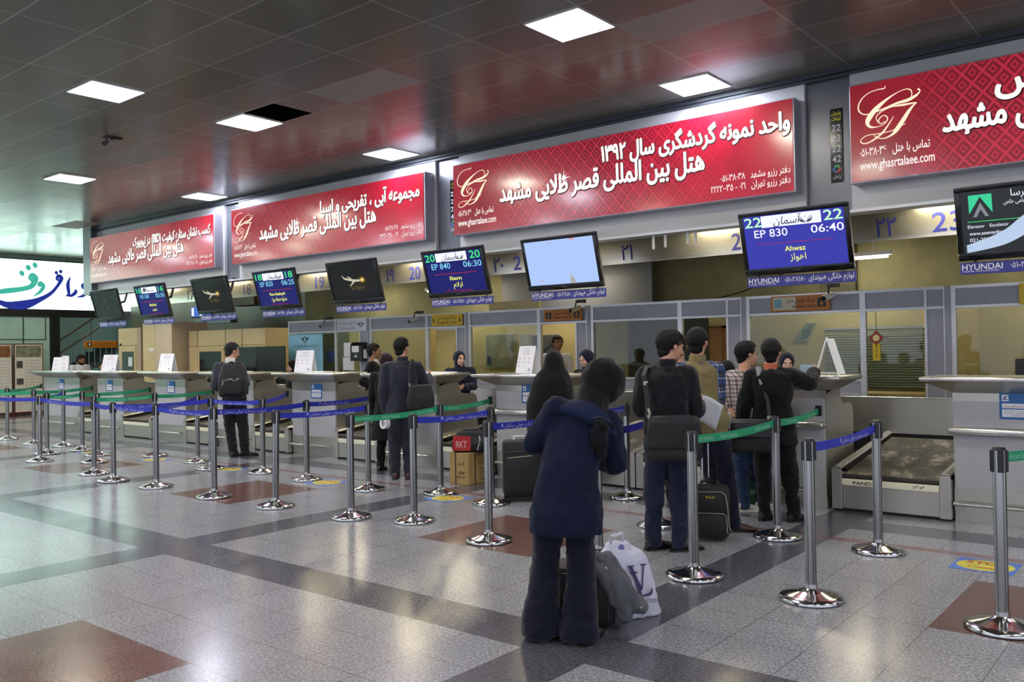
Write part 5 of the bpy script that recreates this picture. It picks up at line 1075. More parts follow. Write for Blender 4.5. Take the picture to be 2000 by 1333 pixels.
    def body(s, voxel=.0075, hands=True, legs=True):
        J, H, k = s.J, s.H, s.k; mb = MB(); s.torso(mb, -.004)
        for sd in 'LR':
            s.arm(mb, sd, -.002)
            if hands: s.hand(mb, sd)
            if legs:
                mb.cone(J['hip'+sd], J['kn'+sd], .047*H, .030*H); mb.cone(J['kn'+sd], J['an'+sd], .031*H, .021*H); a = s.toes[0 if sd == 'L' else 1]; an = J['an'+sd]; mb.cone(V((an.x, an.y, .04)), V((an.x+math.sin(a)*.13*k, an.y+math.cos(a)*.13*k, .032)), .030*k, .024*k)
        mb.cone(J['neck']-V((0, 0, .03)), s.h(0, -.018, -.06), .034*H, .031*H)
        for c, r in (((0, -.012, .030), (.076, .096, .086)), ((0, .028, -.02), (.064, .066, .085)), ((0, .034, -.068), (.053, .052, .042)), ((0, .066, -.100), (.022, .018, .016)), ((0, .100, -.034), (.016, .014, .009)), ((0, .092, -.064), (.021, .010, .008))): s.hell(mb, c, r)
        mb.cone(s.h(0, .088, .016), s.h(0, .110, -.026), .0085*k, .0125*k, 8)
        for sg in (-1, 1):
            for c, r in (((sg*.031, .080, .026), (.024, .012, .009)), ((sg*.038, .060, -.03), (.022, .024, .024)), ((sg*.077, -.006, -.008), (.009, .021, .031))): s.hell(mb, c, r, 10, 7)
        link('body', remesh(mb, voxel, 3), s.skin, s.root); return s
    def face(s, lips=None, brows=True):
        for sg in (-1, 1):
            e = obj('eye', s.hell(MB(), (sg*.030, .0750, .006), (.013, .009, .0060), 10, 7), M_SCLERA, s.root, True); obj('iris', s.hell(MB(), (sg*.030, .0812, .006), (.0055, .0035, .0054), 8, 6), M_IRIS, e, True)
            if brows: obj('eyebrow', MB().tube([s.h(sg*.014, .095, .022), s.h(sg*.032, .093, .029), s.h(sg*.05, .080, .024)], .0042*s.k, 6), M_BROW, s.root)
        obj('lips', s.hell(MB(), (0, .0925, -.064), (.020, .0085, .0062), 10, 7), lips or M_LIP, s.root, True); return s
    def shell(s, c, R, tuck, n=40, m=28, nz=0.0, nf=9, tk=.80):
        mb = MB(); rings = []
        for i in range(m+1):
            t = max(min(-PI/2+PI*i/m, PI/2-.03), -PI/2+.03); row = []
            for j in range(n):
                d = V((math.cos(t)*math.cos(2*PI*j/n), math.cos(t)*math.sin(2*PI*j/n), math.sin(t))); f = 1+nz*noise.noise((d.x*nf+s.seed, d.y*nf, d.z*nf))
                f *= tuck(d); row.append(s.h(c[0]+d.x*R[0]*f, c[1]+d.y*R[1]*f, c[2]+d.z*R[2]*f))
            rings.append(row)
        return mb.ring(rings)
    def hair(s, m=None, vol=1.0, beard=False, line=.55):
        def tuck(d):
            if d.y > .30 and d.z < line: return .78
            if d.z < (-.60 if d.y > -.2 else -.88): return .72
            if abs(d.x) > .62 and d.z < -.16 and -.34 < d.y < .22: return .82
            if d.z < -.30 and d.y > .05: return .78
            return 1.0
        mb = s.shell((0, -.016, .030), (.087*vol, .110*vol, .101*vol), tuck, 44, 30, .06, 10); s.hell(mb, (0, -.050, -.045), (.058, .054, .062)); link('hair', remesh(mb, .0052, 2, .0028, (48, 48, 30), s.seed), m or M_HAIR, s.root)
        if beard:
            b = s.shell((0, .034, -.055), (.066, .068, .062), lambda d: 1.0 if d.z < .25 and not (d.y > .75 and d.z > -.1 and abs(d.x) < .3) else .7, 24, 16, .03, 12); link('beard', remesh(b, .006, 2), m or M_HAIR, s.root)
        return s
    def scarf(s, m, drape=.15, opening=True, low=.10, big=1.0, name='headscarf', fold=.004):
        k, J = s.k, s.J
        def tuck(d):
            x, z = d.x*.093, .018+d.z*.110
            if opening and d.y > .30 and (x/.060)**2+((z+.012)/.096)**2 < 1: return .62
            return 1.0
        mb = s.shell((0, -.020, .020), (.093*big, .114*big, .112*big), tuck, 44, 32); a = s.h(0, -.02, -.055); n = J['neck']; f = n.normalized(); fw = V((s.fw.x, s.fw.y, 0)).normalized() if V((s.fw.x, s.fw.y, 0)).length > .05 else V((0, 1, 0))
        rt = fw.cross(V((0, 0, 1))); sd = s.side; tf = V((0, 0, 1)).cross(sd).normalized()
        mb.loft([(a, s.rt*.078*k*big, s.fw*.086*k*big), (a.lerp(n, .5), s.rt*.080*k*big, s.fw*.084*k*big), (n+V((0, 0, .0)), sd*.092*k*big, tf*.088*k*big), (n-V((0, 0, .05*k)), sd*drape*k, tf*.105*k), (n-V((0, 0, low*k)), sd*(drape+.012)*k, tf*.118*k)], 22)
        s.hell(mb, (0, .022, -.098), (.056, .056, .040))
        link(name, remesh(mb, .0085, 3, fold, (9, 9, 5), s.seed), m, s.root); return s
    def top(s, m, inf=.016, low=-.09, hem=None, sleeve=1.0, arms=True, fold=.010, name='jacket', voxel=.010, waist=1.0, wk=1.0, ar=(.035, .030, .025), collar=None):
        mb = MB(); s.torso(mb, inf, low, hem, wk, True, waist)
        if arms:
            for sd in 'LR': s.arm(mb, sd, inf*.75, sleeve, ar)
        o = link(name, remesh(mb, voxel, 4, fold, (8, 8, 5), s.seed), m, s.root)
        if collar:
            n = s.J['neck']; c = MB(); k = s.k; sd = s.side; tf = V((0, 0, 1)).cross(sd).normalized(); c.loft([(n-V((0, 0, .080*k)), sd*.112*k, tf*.092*k), (n-V((0, 0, .045*k)), sd*.090*k, tf*.080*k), (n-V((0, 0, .01*k)), sd*.074*k, tf*.07*k), (n+V((0, 0, .050*k))+s.fw*.006, sd*.070*k, tf*.070*k)], 20); link('collar', remesh(c, .009, 2, .002, (14, 14, 14), s.seed), collar, o)
        return o
    def trousers(s, m, flare=.052, fold=.011, top=.02, knee=.046, name='trousers', thigh=.056):
        J, H = s.J, s.H; mb = MB(); P = J['pelvis']; u = V((0, 0, 1)); f = u.cross(s.hside).normalized()
        mb.loft([(P-V((0, 0, .065*H)), s.hside*(.085*H), f*(.062*H)), (P, s.hside*(.096*H+.008), f*(.066*H+.008)), (P+V((0, 0, .015*H)), s.hside*(.088*H), f*(.058*H))], 18)
        for sd in 'LR':
            a, b, c = J['hip'+sd], J['kn'+sd], J['an'+sd]; c2 = V((c.x, c.y, max(c.z-.01, .06)))
            mb.cone(a, b, thigh*H, knee*H); zb = max(c.z-.055, .022); r0 = knee*H; md = b.lerp(c, .55); q_ = [(b, r0*.98), (md, r0*.45+flare*s.k*.5), (V((c.x, c.y, c.z)), flare*s.k*.97), (V((c.x, c.y, zb)), flare*s.k)]; mb.loft([(pp, V((rr, 0, 0)), V((0, rr, 0))) for pp, rr in q_], 18)
        o = link(name, remesh(mb, .011, 3, fold, (7, 7, 9), s.seed+3, .012), m, s.root); return o
    def shoes(s, m, sole=None, L=1.0):
        k = s.k
        for i, sd in enumerate('LR'):
            an = s.J['an'+sd]; a = s.toes[i]; d = V((math.sin(a), math.cos(a), 0)); q = V((d.y, -d.x, 0)); mb = MB(); rings = []
            for t, hw, hh in ((-.075, .020, .045), (-.066, .031, .080), (-.02, .036, .098), (.035, .038, .085), (.095, .046, .060), (.150, .044, .046), (.185, .030, .034), (.198, .012, .022)):
                c = V((an.x, an.y, 0))+d*t*k*L; rings.append([c+q*math.cos(2*PI*j/16)*hw*k+V((0, 0, (.5+.5*math.sin(2*PI*j/16))*hh*k+.004)) for j in range(16)])
            mb.ring(rings); o = link('shoe', remesh(mb, .007, 2, zmin=.003), m, s.root)
            so = MB(); pts = []
            for t, hw in ((-.080, .018), (-.065, .034), (-.02, .037), (.035, .038), (.10, .049), (.155, .045), (.192, .028), (.204, .010)): pts.append((t, hw))
            poly = [(an+d*t*k*L+q*hw*k) for t, hw in pts]+[(an+d*t*k*L-q*hw*k) for t, hw in reversed(pts)]
            so.prism([(p.x, p.y) for p in poly], 0, .018*k, 'z'); obj('sole', so, sole or M_BLACK, o)
        return s
    def long_coat(s, m, stations, fold=.006, sleeve=1.0, inf=.016, name='coat', ar=(.036, .031, .027), voxel=.011, waist=1.0):
        return s.top(m, inf, hem=stations, sleeve=sleeve, fold=fold, name=name, ar=ar, voxel=voxel, waist=waist)
M_NAVYC = fabric('navy_coat_cloth', '#0c142b', .85, .04); M_NAVYT = fabric('navy_trouser_cloth', '#0a0d20', .85); M_BLK = fabric('black_cloth', '#0b0b0e', .85, .1); M_BLKJ = fabric('black_jacket_cloth', '#0e0e14', .75, .15)
M_DENIM = fabric('dark_denim', '#161d33', .85); M_DENIM2 = fabric('blue_denim', '#1f2f4c', .85); M_CHAR = fabric('charcoal_suit', '#22242f', .75, .15); M_GREYSH = fabric('grey_shirt', '#3b3c47', .8); M_BEIGE = fabric('beige_waistcoat', '#776b49', .85); M_WSH = fabric('white_shirt', '#c9cad2', .8, .05, .06)
M_MAROON = fabric('maroon_scarf', '#2a1219', .85); M_NAVYS = fabric('navy_scarf', '#10142c', .8); M_DTR = fabric('dark_trousers', '#17171b', .85); M_SHOEB = mat('black_leather', '#0d0c0c', .4); M_SHOEBR = mat('brown_leather', '#4a2f1c', .5); M_SHOEMR = mat('oxblood_leather', '#3b1514', .35); M_SHOEW = mat('white_sneaker', '#b9b4a8', .6)
M_PLB = plaid('blue_plaid', '#1c2747', [(.0, .30, '#31477d', .6), (.36, .44, '#a9b2c4', .6), (.62, .66, '#6c6a45', .8), (.8, .92, '#0f152b', .8)], .115)
M_PLR = plaid('red_plaid', '#c6bcb8', [(.0, .17, '#1c181d', .72), (.26, .36, '#7a2f36', .5), (.5, .67, '#1c181d', .72), (.78, .85, '#7a2f36', .4)], .078)
M_CREAMS = mat('pale_shirt', '#d2cfc8', .7)
# --- the woman in the blue coat, bending over her luggage
F = Fig('woman in a dark blue coat and black headscarf bending over luggage in front', (-2.80, 3.85), 1.62, 15, dict(head=(.232, .19, 1.362), neck=(.155, .11, 1.262), chest=(.085, .06, 1.10), waist=(.036, -.01, .955), pelvis=(.02, -.03, .835), shL=(-.035, .05, 1.255), shR=(.255, .10, 1.175), elL=(-.165, .08, 1.055), wrL=(.02, .28, 1.02), elR=(.300, .13, .935), wrR=(.17, .32, .945),
        hipL=(-.055, -.02, .80), hipR=(.095, -.02, .80), knL=(-.105, .03, .44), anL=(-.135, .02, .075), knR=(.088, .02, .42), anR=(.075, -.03, .07)), hd=(35, 42, 14), toes=(-25, 42))
F.body(); F.trousers(M_NAVYT, .118, .009, knee=.046, thigh=.058); F.shoes(mat('suede_brown', '#2a2620', .7))
co = F.long_coat(M_NAVYC, [((.010, -.03, .585), .114, .082), ((.012, -.03, .70), .114, .080)], .009, inf=.014, waist=1.06)
F.scarf(M_BLK, .135, True, .075, 1.24, fold=.010)
c = MB(); J = F.J; tf = V((0, 0, 1)).cross(F.side).normalized(); n = J['neck']
nx = (J['neck']-J['chest']).normalized(); fw = nx.cross(F.side).normalized(); sd2 = fw.cross(nx).normalized()
c.loft([(n-nx*.005, sd2*.100, fw*.098), (n-nx*.040, sd2*.150, fw*.122), (n-nx*.085-fw*.008, sd2*.197, fw*.136), (n-nx*.112-fw*.008, sd2*.202, fw*.138), (n-nx*.118-fw*.004, sd2*.19, fw*.12)], 30)
col_ = link('collar', remesh(c, .010, 3, .004, (9, 9, 9), 4), fabric('navy_collar_cloth', '#111c3a', .85, .04), co)
obj('neck_tag', MB().box(-.024, .024, -.002, .002, -.008, .008).xf(Matrix.Translation(n+V((-.015, -.128, -.035))) @ Matrix.Rotation(math.radians(-24), 4, 'Y') @ Matrix.Rotation(-.5, 4, 'X')), mat('tag_gold', '#8a7a4c', .5), col_)
tl = MB(); rnd = random.Random(5)
for i in range(9): p0 = V((.18+.012*(i % 3), -.045-.006*(i % 2), 1.185-.002*i)); tl.cone(p0+V((rnd.uniform(-.03, .03), rnd.uniform(-.012, .0), -.012*i)), p0+V((rnd.uniform(-.03, .03), rnd.uniform(-.014, 0), -.030-.018*i)), .020, .016, 8)
link('scarf_tail', remesh(tl, .007, 1, .006, (30, 30, 30), 2), M_BLK, F.root)
obj('shoulder_strap', MB().tube([(.15, -.045, 1.20), (.20, -.05, 1.215), (.26, -.025, 1.185), (.285, .02, 1.14)], .010, 6, .4), mat('strap_grey', '#2d2d36', .6), F.root)
# --- man in the black jacket reading a sheet
F = Fig('man in a black jacket and dark jeans reading a sheet, beside the woman in blue', (-3.38, 6.05), 1.74, 20, dict(head=(.035, .055, 1.588), neck=(.0, 0, 1.445), chest=(0, 0, 1.25), waist=(-.01, 0, 1.07), pelvis=(-.012, 0, .93), shL=(-.165, .02, 1.365), shR=(.155, 0, 1.365), elL=(-.205, .03, 1.10), wrL=(.02, .28, 1.02), elR=(.215, .05, 1.085), wrR=(.245, .27, 1.125),
        hipL=(-.085, 0, .88), hipR=(.068, 0, .88), knL=(-.115, .02, .48), anL=(-.129, -.02, .08), knR=(.078, .03, .47), anR=(.075, -.05, .08)), hd=(58, 14, 0), toes=(50, 66))
F.body(); F.face(); F.hair(vol=1.05); F.trousers(M_DENIM, .062); F.shoes(M_SHOEB); F.top(M_BLKJ, .022, -.05, name='jacket', fold=.012, collar=M_BLKJ)
# --- man in beige waistcoat
F = Fig('man in a beige waistcoat over a blue plaid shirt, seen from behind', (-3.37, 6.95), 1.76, 15, dict(head=(-.182, .035, 1.62), neck=(-.187, 0, 1.465), chest=(-.18, 0, 1.26), waist=(-.15, 0, 1.08), pelvis=(-.105, 0, .94), shL=(-.345, .02, 1.385), shR=(-.02, 0, 1.395), elL=(-.385, .1, 1.11), wrL=(-.3, .3, 1.03), elR=(-.025, -.02, 1.10), wrR=(-.09, .12, .94),
        hipL=(-.175, 0, .89), hipR=(-.03, 0, .89), knL=(-.075, .05, .48), anL=(-.05, .10, .08), knR=(.035, 0, .48), anR=(.09, -.05, .08)), hd=(12, 4, 0), toes=(75, 84))
F.body(); F.hair(); F.trousers(M_NAVYT, .062); F.shoes(M_SHOEBR); F.top(M_PLB, .010, -.06, name='plaid_shirt', ar=(.036, .033, .027)); F.top(M_BEIGE, .026, -.07, arms=False, name='waistcoat', fold=.014, collar=M_BEIGE)
# --- person hardly seen behind the black jacket
F = Fig('dark haired person almost hidden behind the man in the black jacket', (-4.33, 8.0), 1.72, 0); F.body(.010); F.hair(); F.top(M_BLK, .018); F.trousers(M_DTR); F.shoes(M_SHOEB)
# --- woman in black scarf between waistcoat and plaid shirt
F = Fig('short person in a black headscarf between the waistcoat and the red plaid shirt', (-3.84, 8.08), 1.44, 10); F.body(.010); F.scarf(M_BLK, .16, True, .16); F.long_coat(M_BLK, [((0, 0, .35), .13, .10)]); F.trousers(M_DTR); F.shoes(M_SHOEB)
# --- man in the red plaid shirt
F = Fig('man in a red and white plaid shirt and white sneakers, turned right', (-3.60, 7.85), 1.645, 35, dict(head=(.074, .045, 1.502), neck=(.045, 0, 1.365), chest=(.035, 0, 1.18), waist=(.03, 0, 1.0), pelvis=(.04, 0, .87), shL=(-.085, .02, 1.285), shR=(.16, -.03, 1.29), elL=(-.145, -.02, 1.05), wrL=(-.065, -.10, .935), elR=(.20, .08, 1.04), wrR=(.16, .25, 1.0), hipL=(-.02, 0, .83), hipR=(.11, 0, .83), knL=(.0, .02, .46), anL=(.02, 0, .085), knR=(.15, .05, .46), anR=(.19, .1, .085)), hd=(62, 8, 0), toes=(70, 70))
F.body(); F.face(); F.hair(vol=1.06); F.top(M_PLR, .014, -.05, name='plaid_shirt', sleeve=.35); F.trousers(M_DENIM2, .055); F.shoes(M_SHOEW, mat('sneaker_sole', '#d6d2c8', .6))
# --- man in the black suit at desk 22
F = Fig('man in a black suit leaning on the counter of desk 22', (-3.12, 7.60), 1.67, 15, dict(head=(-.05, .045, 1.518), neck=(-.06, 0, 1.385), chest=(-.055, 0, 1.20), waist=(-.05, 0, 1.02), pelvis=(-.045, 0, .885), shL=(-.225, .02, 1.305), shR=(.115, 0, 1.305), elL=(-.30, -.01, 1.02), wrL=(-.345, .07, .79), elR=(.275, .14, 1.235), wrR=(.325, .36, 1.325),
        hipL=(-.128, 0, .84), hipR=(.04, 0, .84), knL=(-.142, .02, .45), anL=(-.134, 0, .07), knR=(.085, .02, .45), anR=(.12, 0, .07)), hd=(8, 3, 0), toes=(35, 40))
F.body(); F.hair(M_HAIR, 1.04); F.trousers(M_BLK, .058); F.shoes(M_SHOEB); F.top(M_BLK, .026, hem=[((-.045, 0, .70), .108, .078), ((-.045, 0, .80), .104, .074)], name='suit_jacket', fold=.010); obj('shirt_collar', MB().loft([(F.J['neck']+V((0, 0, -.01)), V((.062, 0, 0)), V((0, .058, 0))), (F.J['neck']+V((0, .004, .035)), V((.058, 0, 0)), V((0, .056, 0)))], 18), mat('orange_collar', '#b2583e', .7), F.root)
# --- clerk-side woman in navy scarf at desk 22
F = Fig('clerk in a navy headscarf behind desk 22, peeking past the man in the black suit', (-3.83, 9.60), 1.50, 180, hd=(172, 14, 0), skin=M_SKINL); F.body(.008); F.face(); F.scarf(M_NAVYS, .14, True, .11); F.top(M_NAVYS, .016, name='jacket'); F.trousers(M_NAVYT); F.shoes(M_SHOEB)
# --- woman in the black cloak
F = Fig('woman wrapped in a black cloak at the counter, behind the woman in blue', (-5.92, 7.92), 1.58, 30, dict(head=(.05, .03, 1.44), shR=(.12, .02, 1.2), shL=(-.12, .02, 1.2), elR=(.15, .06, 1.02), wrR=(.07, .16, 1.08), elL=(-.15, .06, 1.02), wrL=(-.07, .16, 1.08))); F.body(.010); F.shoes(M_SHOEB); mb = F.shell((0, -.02, .02), (.098, .118, .116), lambda d: .6 if d.y > .45 and abs(d.x) < .5 and -.8 < d.z < .5 else 1.0)
mb.loft([(F.h(0, -.02, .04), V((.10, 0, 0)), V((0, .11, 0))), (F.h(0, -.02, -.06), V((.125, 0, 0)), V((0, .115, 0))), (V((0.03, .01, 1.32)), V((.165, 0, 0)), V((0, .13, 0))), (V((0.02, 0, 1.22)), V((.225, 0, 0)), V((0, .16, 0))), (V((0, 0, 1.0)), V((.27, 0, 0)), V((0, .19, 0))), (V((0, 0, .5)), V((.27, 0, 0)), V((0, .22, 0))), (V((0, 0, .06)), V((.29, 0, 0)), V((0, .25, 0)))], 26); link('cloak', remesh(mb, .013, 4, .010, (7, 7, 1.6), 1), M_BLK, F.root)
# --- man in the dark grey suit
F = Fig('man in a dark grey suit seen from behind at the counter', (-7.93, 7.52), 1.76, 15, dict(head=(.012, .045, 1.63), neck=(.012, 0, 1.475), chest=(.015, 0, 1.26), waist=(.0, 0, 1.07), pelvis=(0, 0, .93), shL=(-.18, .02, 1.385), shR=(.20, 0, 1.385), elL=(-.222, 0, 1.10), wrL=(-.205, .05, .86), elR=(.285, .08, 1.145), wrR=(.345, .33, 1.245),
        hipL=(-.08, 0, .89), hipR=(.076, 0, .89), knL=(-.096, .02, .48), anL=(-.094, 0, .075), knR=(.07, .02, .48), anR=(.076, -.03, .075)), hd=(38, 5, 0), toes=(5, 20))
F.body(); F.face(); F.hair(); F.trousers(M_CHAR, .058); F.shoes(M_SHOEMR); F.top(M_CHAR, .022, hem=[((0, 0, .79), .106, .076), ((0, 0, .86), .102, .073)], name='suit_jacket', fold=.009, collar=M_CHAR)
# --- woman in maroon scarf next to him
F = Fig('woman in a maroon headscarf left of the man in the grey suit', (-8.66, 7.93), 1.57, 25); F.body(.010); F.scarf(M_MAROON, .16, True, .13); F.long_coat(M_BLK, [((0, 0, .42), .135, .10), ((0, 0, .7), .115, .085)]); F.trousers(M_BLK, .05); F.shoes(M_SHOEB)
# --- man with the backpack
F = Fig('man in a grey shirt with a black backpack standing at a far counter', (-11.83, 7.78), 1.785, 20, dict(head=(-.10, .05, 1.632), neck=(-.14, 0, 1.485), chest=(-.13, 0, 1.26), waist=(-.10, 0, 1.07), pelvis=(-.082, 0, .94), shL=(-.305, .02, 1.40), shR=(.0, 0, 1.40), elL=(-.37, .05, 1.11), wrL=(-.28, .27, 1.04), elR=(.09, .05, 1.13), wrR=(.08, .30, 1.10),
        hipL=(-.165, 0, .89), hipR=(0, 0, .89), knL=(-.155, .02, .48), anL=(-.105, 0, .075), knR=(.035, .02, .48), anR=(.07, 0, .075)), hd=(62, 16, 0), toes=(20, 80))
F.body(); F.face(); F.hair(M_HAIRG); F.trousers(M_DTR, .066); F.shoes(M_SHOEB); F.top(M_GREYSH, .016, -.03, name='shirt', fold=.010, collar=M_CREAMS)
gl = MB()
for sg in (-1, 1): gl.tube([F.h(sg*.02, .10, .008), F.h(sg*.05, .092, .008), F.h(sg*.074, .05, .010), F.h(sg*.082, -.01, .006)], .0028, 6)
obj('glasses', gl, M_BLACK, F.root)
# --- staff behind the counters
F = Fig('young clerk in a black suit and white shirt behind the counter, looking right', (-10.80, 9.60), 1.72, 95, dict(wrR=(-.07, -.24, 1.06), wrL=(.16, -.10, 1.06), elR=(-.16, -.22, 1.10)), hd=(98, 6, 0), skin=M_SKIND); F.body(); F.face(); F.hair(vol=1.04); F.trousers(M_DTR); F.shoes(M_SHOEB); F.top(M_BLK, .020, name='suit_jacket'); q = F.h(0, .02, -.14)
sh = MB(); c0 = F.J['neck']; fdir = V((math.sin(math.radians(95)), math.cos(math.radians(95)), 0)); sdir = V((fdir.y, -fdir.x, 0)); sh.loft([(c0+fdir*.03+V((0, 0, .03)), sdir*.055, fdir*.045), (c0+fdir*.06-V((0, 0, .06)), sdir*.055, fdir*.05), (c0+fdir*.085-V((0, 0, .2)), sdir*.045, fdir*.045), (c0+fdir*.08-V((0, 0, .36)), sdir*.02, fdir*.04)], 16); link('white_shirt', remesh(sh, .008, 2), M_WSH, F.root)
F = Fig('female clerk in a navy headscarf and navy jacket, facing the hall', (-8.84, 9.58), 1.59, 172, dict(head=(-.005, -.02, 1.462), wrL=(.06, -.27, 1.045), wrR=(-.07, -.27, 1.045), elL=(.20, -.06, 1.05), elR=(-.21, -.06, 1.05)), hd=(152, 4, 0), skin=M_SKINL); F.body(.0065); F.face(mat('lips_rose', '#a24a50', .4)); F.scarf(M_NAVYS, .12, True, .10); F.top(M_NAVYS, .016, name='jacket'); F.trousers(M_NAVYT); F.shoes(M_SHOEB)
bd = MB().tube([F.J['neck']+V((.03, -.125, -.10)), F.J['chest']+V((.0, -.145, .02)), F.J['neck']+V((-.03, -.125, -.10))], .006, 6, .4); obj('badge_ribbon', bd, M_WHITE, F.root)
F = Fig('seated clerk in a black headscarf looking left beside the leaning white card', (-12.81, 9.50), 1.475, -85, dict(head=(.0, 0, 1.352)), hd=(-98, 18, 0), skin=M_SKINL); F.body(.0065); F.face(); F.scarf(M_BLK, .14, True, .12); F.top(M_BLK, .016, name='jacket'); F.trousers(M_DTR); F.shoes(M_SHOEB)
F = Fig('bearded man in a white shirt looking down behind the widest far counter', (-21.05, 9.52), 1.67, 150, dict(head=(.02, -.05, 1.515)), hd=(118, 28, 0), skin=M_SKIND); F.body(.008); F.face(); F.hair(beard=True); F.top(M_WSH, .018, name='shirt', collar=M_WSH); F.trousers(M_DTR); F.shoes(M_SHOEB)
F = Fig('clerk with glasses peeking out left of a white card at the far left', (-20.15, 9.62), 1.47, 175, hd=(170, 5, 0)); F.body(.008); F.face(); F.hair(vol=1.03); F.top(M_BLK, .016); F.trousers(M_DTR); F.shoes(M_SHOEB); gl = MB()
for sg in (-1, 1): gl.tube([F.h(sg*.008, .106, .006), F.h(sg*.03, .104, .020), F.h(sg*.055, .094, .006), F.h(sg*.03, .102, -.010), F.h(sg*.008, .106, .006)], .003, 6)
obj('glasses', gl, M_BLACK, F.root)
F = Fig('clerk in a black headscarf looking down, right of the black cloak', (-6.44, 9.42), 1.56, -140, dict(head=(-.01, -.02, 1.448)), hd=(-128, 20, 0), skin=M_SKINL); F.body(.0065); F.face(); F.scarf(M_NAVYS, .13, True, .11); F.top(M_BLK, .016, name='jacket'); F.trousers(M_DTR); F.shoes(M_SHOEB)
F = Fig('man in a white shirt standing in the office doorway', (-8.62, 11.72), 1.80, 170, dict(head=(.02, -.03, 1.675)), hd=(165, 3, 0), skin=M_SKIND); F.body(); F.face(); F.hair(); F.top(M_WSH, .018, name='shirt', sleeve=.15, collar=M_WSH); F.trousers(M_DTR); F.shoes(M_SHOEB)
F = Fig('clerk in black hiding behind the white card left of the backpack man', (-17.25, 9.55), 1.45, 90); F.body(.010); F.scarf(M_BLK, .14, True, .12); F.top(M_BLK, .016); F.trousers(M_DTR); F.shoes(M_SHOEB)

# ------------------------------------------------------------------ bags and luggage
def world(at, p): a = math.atan2(-at[0], at[1]); return V((at[0]+p[0]*math.cos(a)-p[1]*math.sin(a), at[1]+p[0]*math.sin(a)+p[1]*math.cos(a), p[2] if len(p) > 2 else 0))
def vrz(at, add=0.0): return math.atan2(-at[0], at[1])+add
M_BAGB = mat('bag_nylon', '#0c0c0f', .6, bump=.3, bs=350); M_ZIP = mat('zip_silver', '#a9a796', .3, .8); M_LEA = mat('bag_leather', '#15151c', .35)
def soft(w, d, h, r=.04, voxel=.012, fold=.004, taper=.92, seed=1):
    mb = MB(); n = 24
    def ring(z, s): return [V((math.copysign(abs(math.cos(2*PI*k/n))**.45, math.cos(2*PI*k/n))*w/2*s, math.copysign(abs(math.sin(2*PI*k/n))**.45, math.sin(2*PI*k/n))*d/2*s, z)) for k in range(n)]
    mb.ring([ring(0, .86), ring(r*.5, .97), ring(r, 1.0), ring(h*.5, 1.0), ring(h-r, taper), ring(h-.3*r, taper*.95), ring(h, taper*.8)])
    return remesh(mb, voxel, 3, fold, (8, 8, 8), seed)
# shoulder bag of the man in the black jacket
at = (-3.38, 6.05); p = world(at, (.045, -.245, .725)); t = thing('shoulder_bag', 'black shoulder bag on the back of the man in the black jacket', 'bag', p, vrz(at)); link('bag_body', soft(.42, .12, .34), M_BAGB, t); obj('flap_patch', MB().box(-.02, .13, -.066, -.055, .25, .35, .006), M_LEA, t); link('flap', soft(.41, .035, .22, .015, .009, .002), M_BAGB, t).location = (0, -.055, .09)
obj('strap', MB().tube([(-.19, .0, .34), (-.20, .06, .50), (-.225, .115, .64), (-.20, .21, .705), (-.08, .30, .68)], .018, 8, .3), M_BAGB, t); obj('buckle', MB().tube([(-.185, -.01, .32), (-.178, -.015, .36), (-.19, -.01, .395)], .010, 8).box(-.20, -.175, -.02, -.005, .33, .345), M_ZIP, t); obj('strap_clip', MB().box(-.225, -.205, .07, .085, .57, .60).box(-.205, -.19, .075, .085, .585, .60), M_ZIP, t)
# sheet of paper
p = world(at, (.30, .40, 1.06)); t = thing('paper_sheet', 'white printed sheet held by the man in the black jacket', 'paper', p, vrz(at)); mb = MB(); N = 6
for i in range(N+1):
    for j in range(N+1): u, v = i/N-.5, j/N-.5; mb.v.append((u*.235+v*.06, -.10*v-.02+.015*math.sin(u*5), v*.21-.10*u+.012*math.cos(u*6)))
mb.f = [(i*(N+1)+j, (i+1)*(N+1)+j, (i+1)*(N+1)+j+1, i*(N+1)+j+1) for i in range(N) for j in range(N)]; o = obj('sheet', mb, M_WHITE, t, True); o.modifiers.new('s', 'SOLIDIFY').thickness = .0012
# crossbody bag of the man in the black suit
at = (-3.12, 7.60); p = world(at, (-.235, -.215, .635)); t = thing('shoulder_bag', 'black bag with a pale shoulder pad hanging from the man in the black suit', 'bag', p, vrz(at)); link('bag_body', soft(.38, .13, .30, seed=3), M_BAGB, t); link('flap', soft(.37, .03, .15, .012, .009, .003), M_LEA, t).location = (0, -.058, .13)
obj('strap', MB().tube([(.16, .02, .30), (.15, .06, .45), (.09, .13, .66), (.075, .22, .745), (.06, .30, .72)], .017, 8, .3), M_BAGB, t); obj('shoulder_pad', MB().tube([(.105, .105, .60), (.085, .15, .69), (.075, .20, .745), (.072, .25, .75)], [.026, .032, .032, .026], 8, .5), mat('pad_grey', '#7a7a82', .5), t, label='pale grey shoulder pad'); obj('buckle', MB().box(.14, .17, -.02, .0, .30, .33), M_ZIP, t)
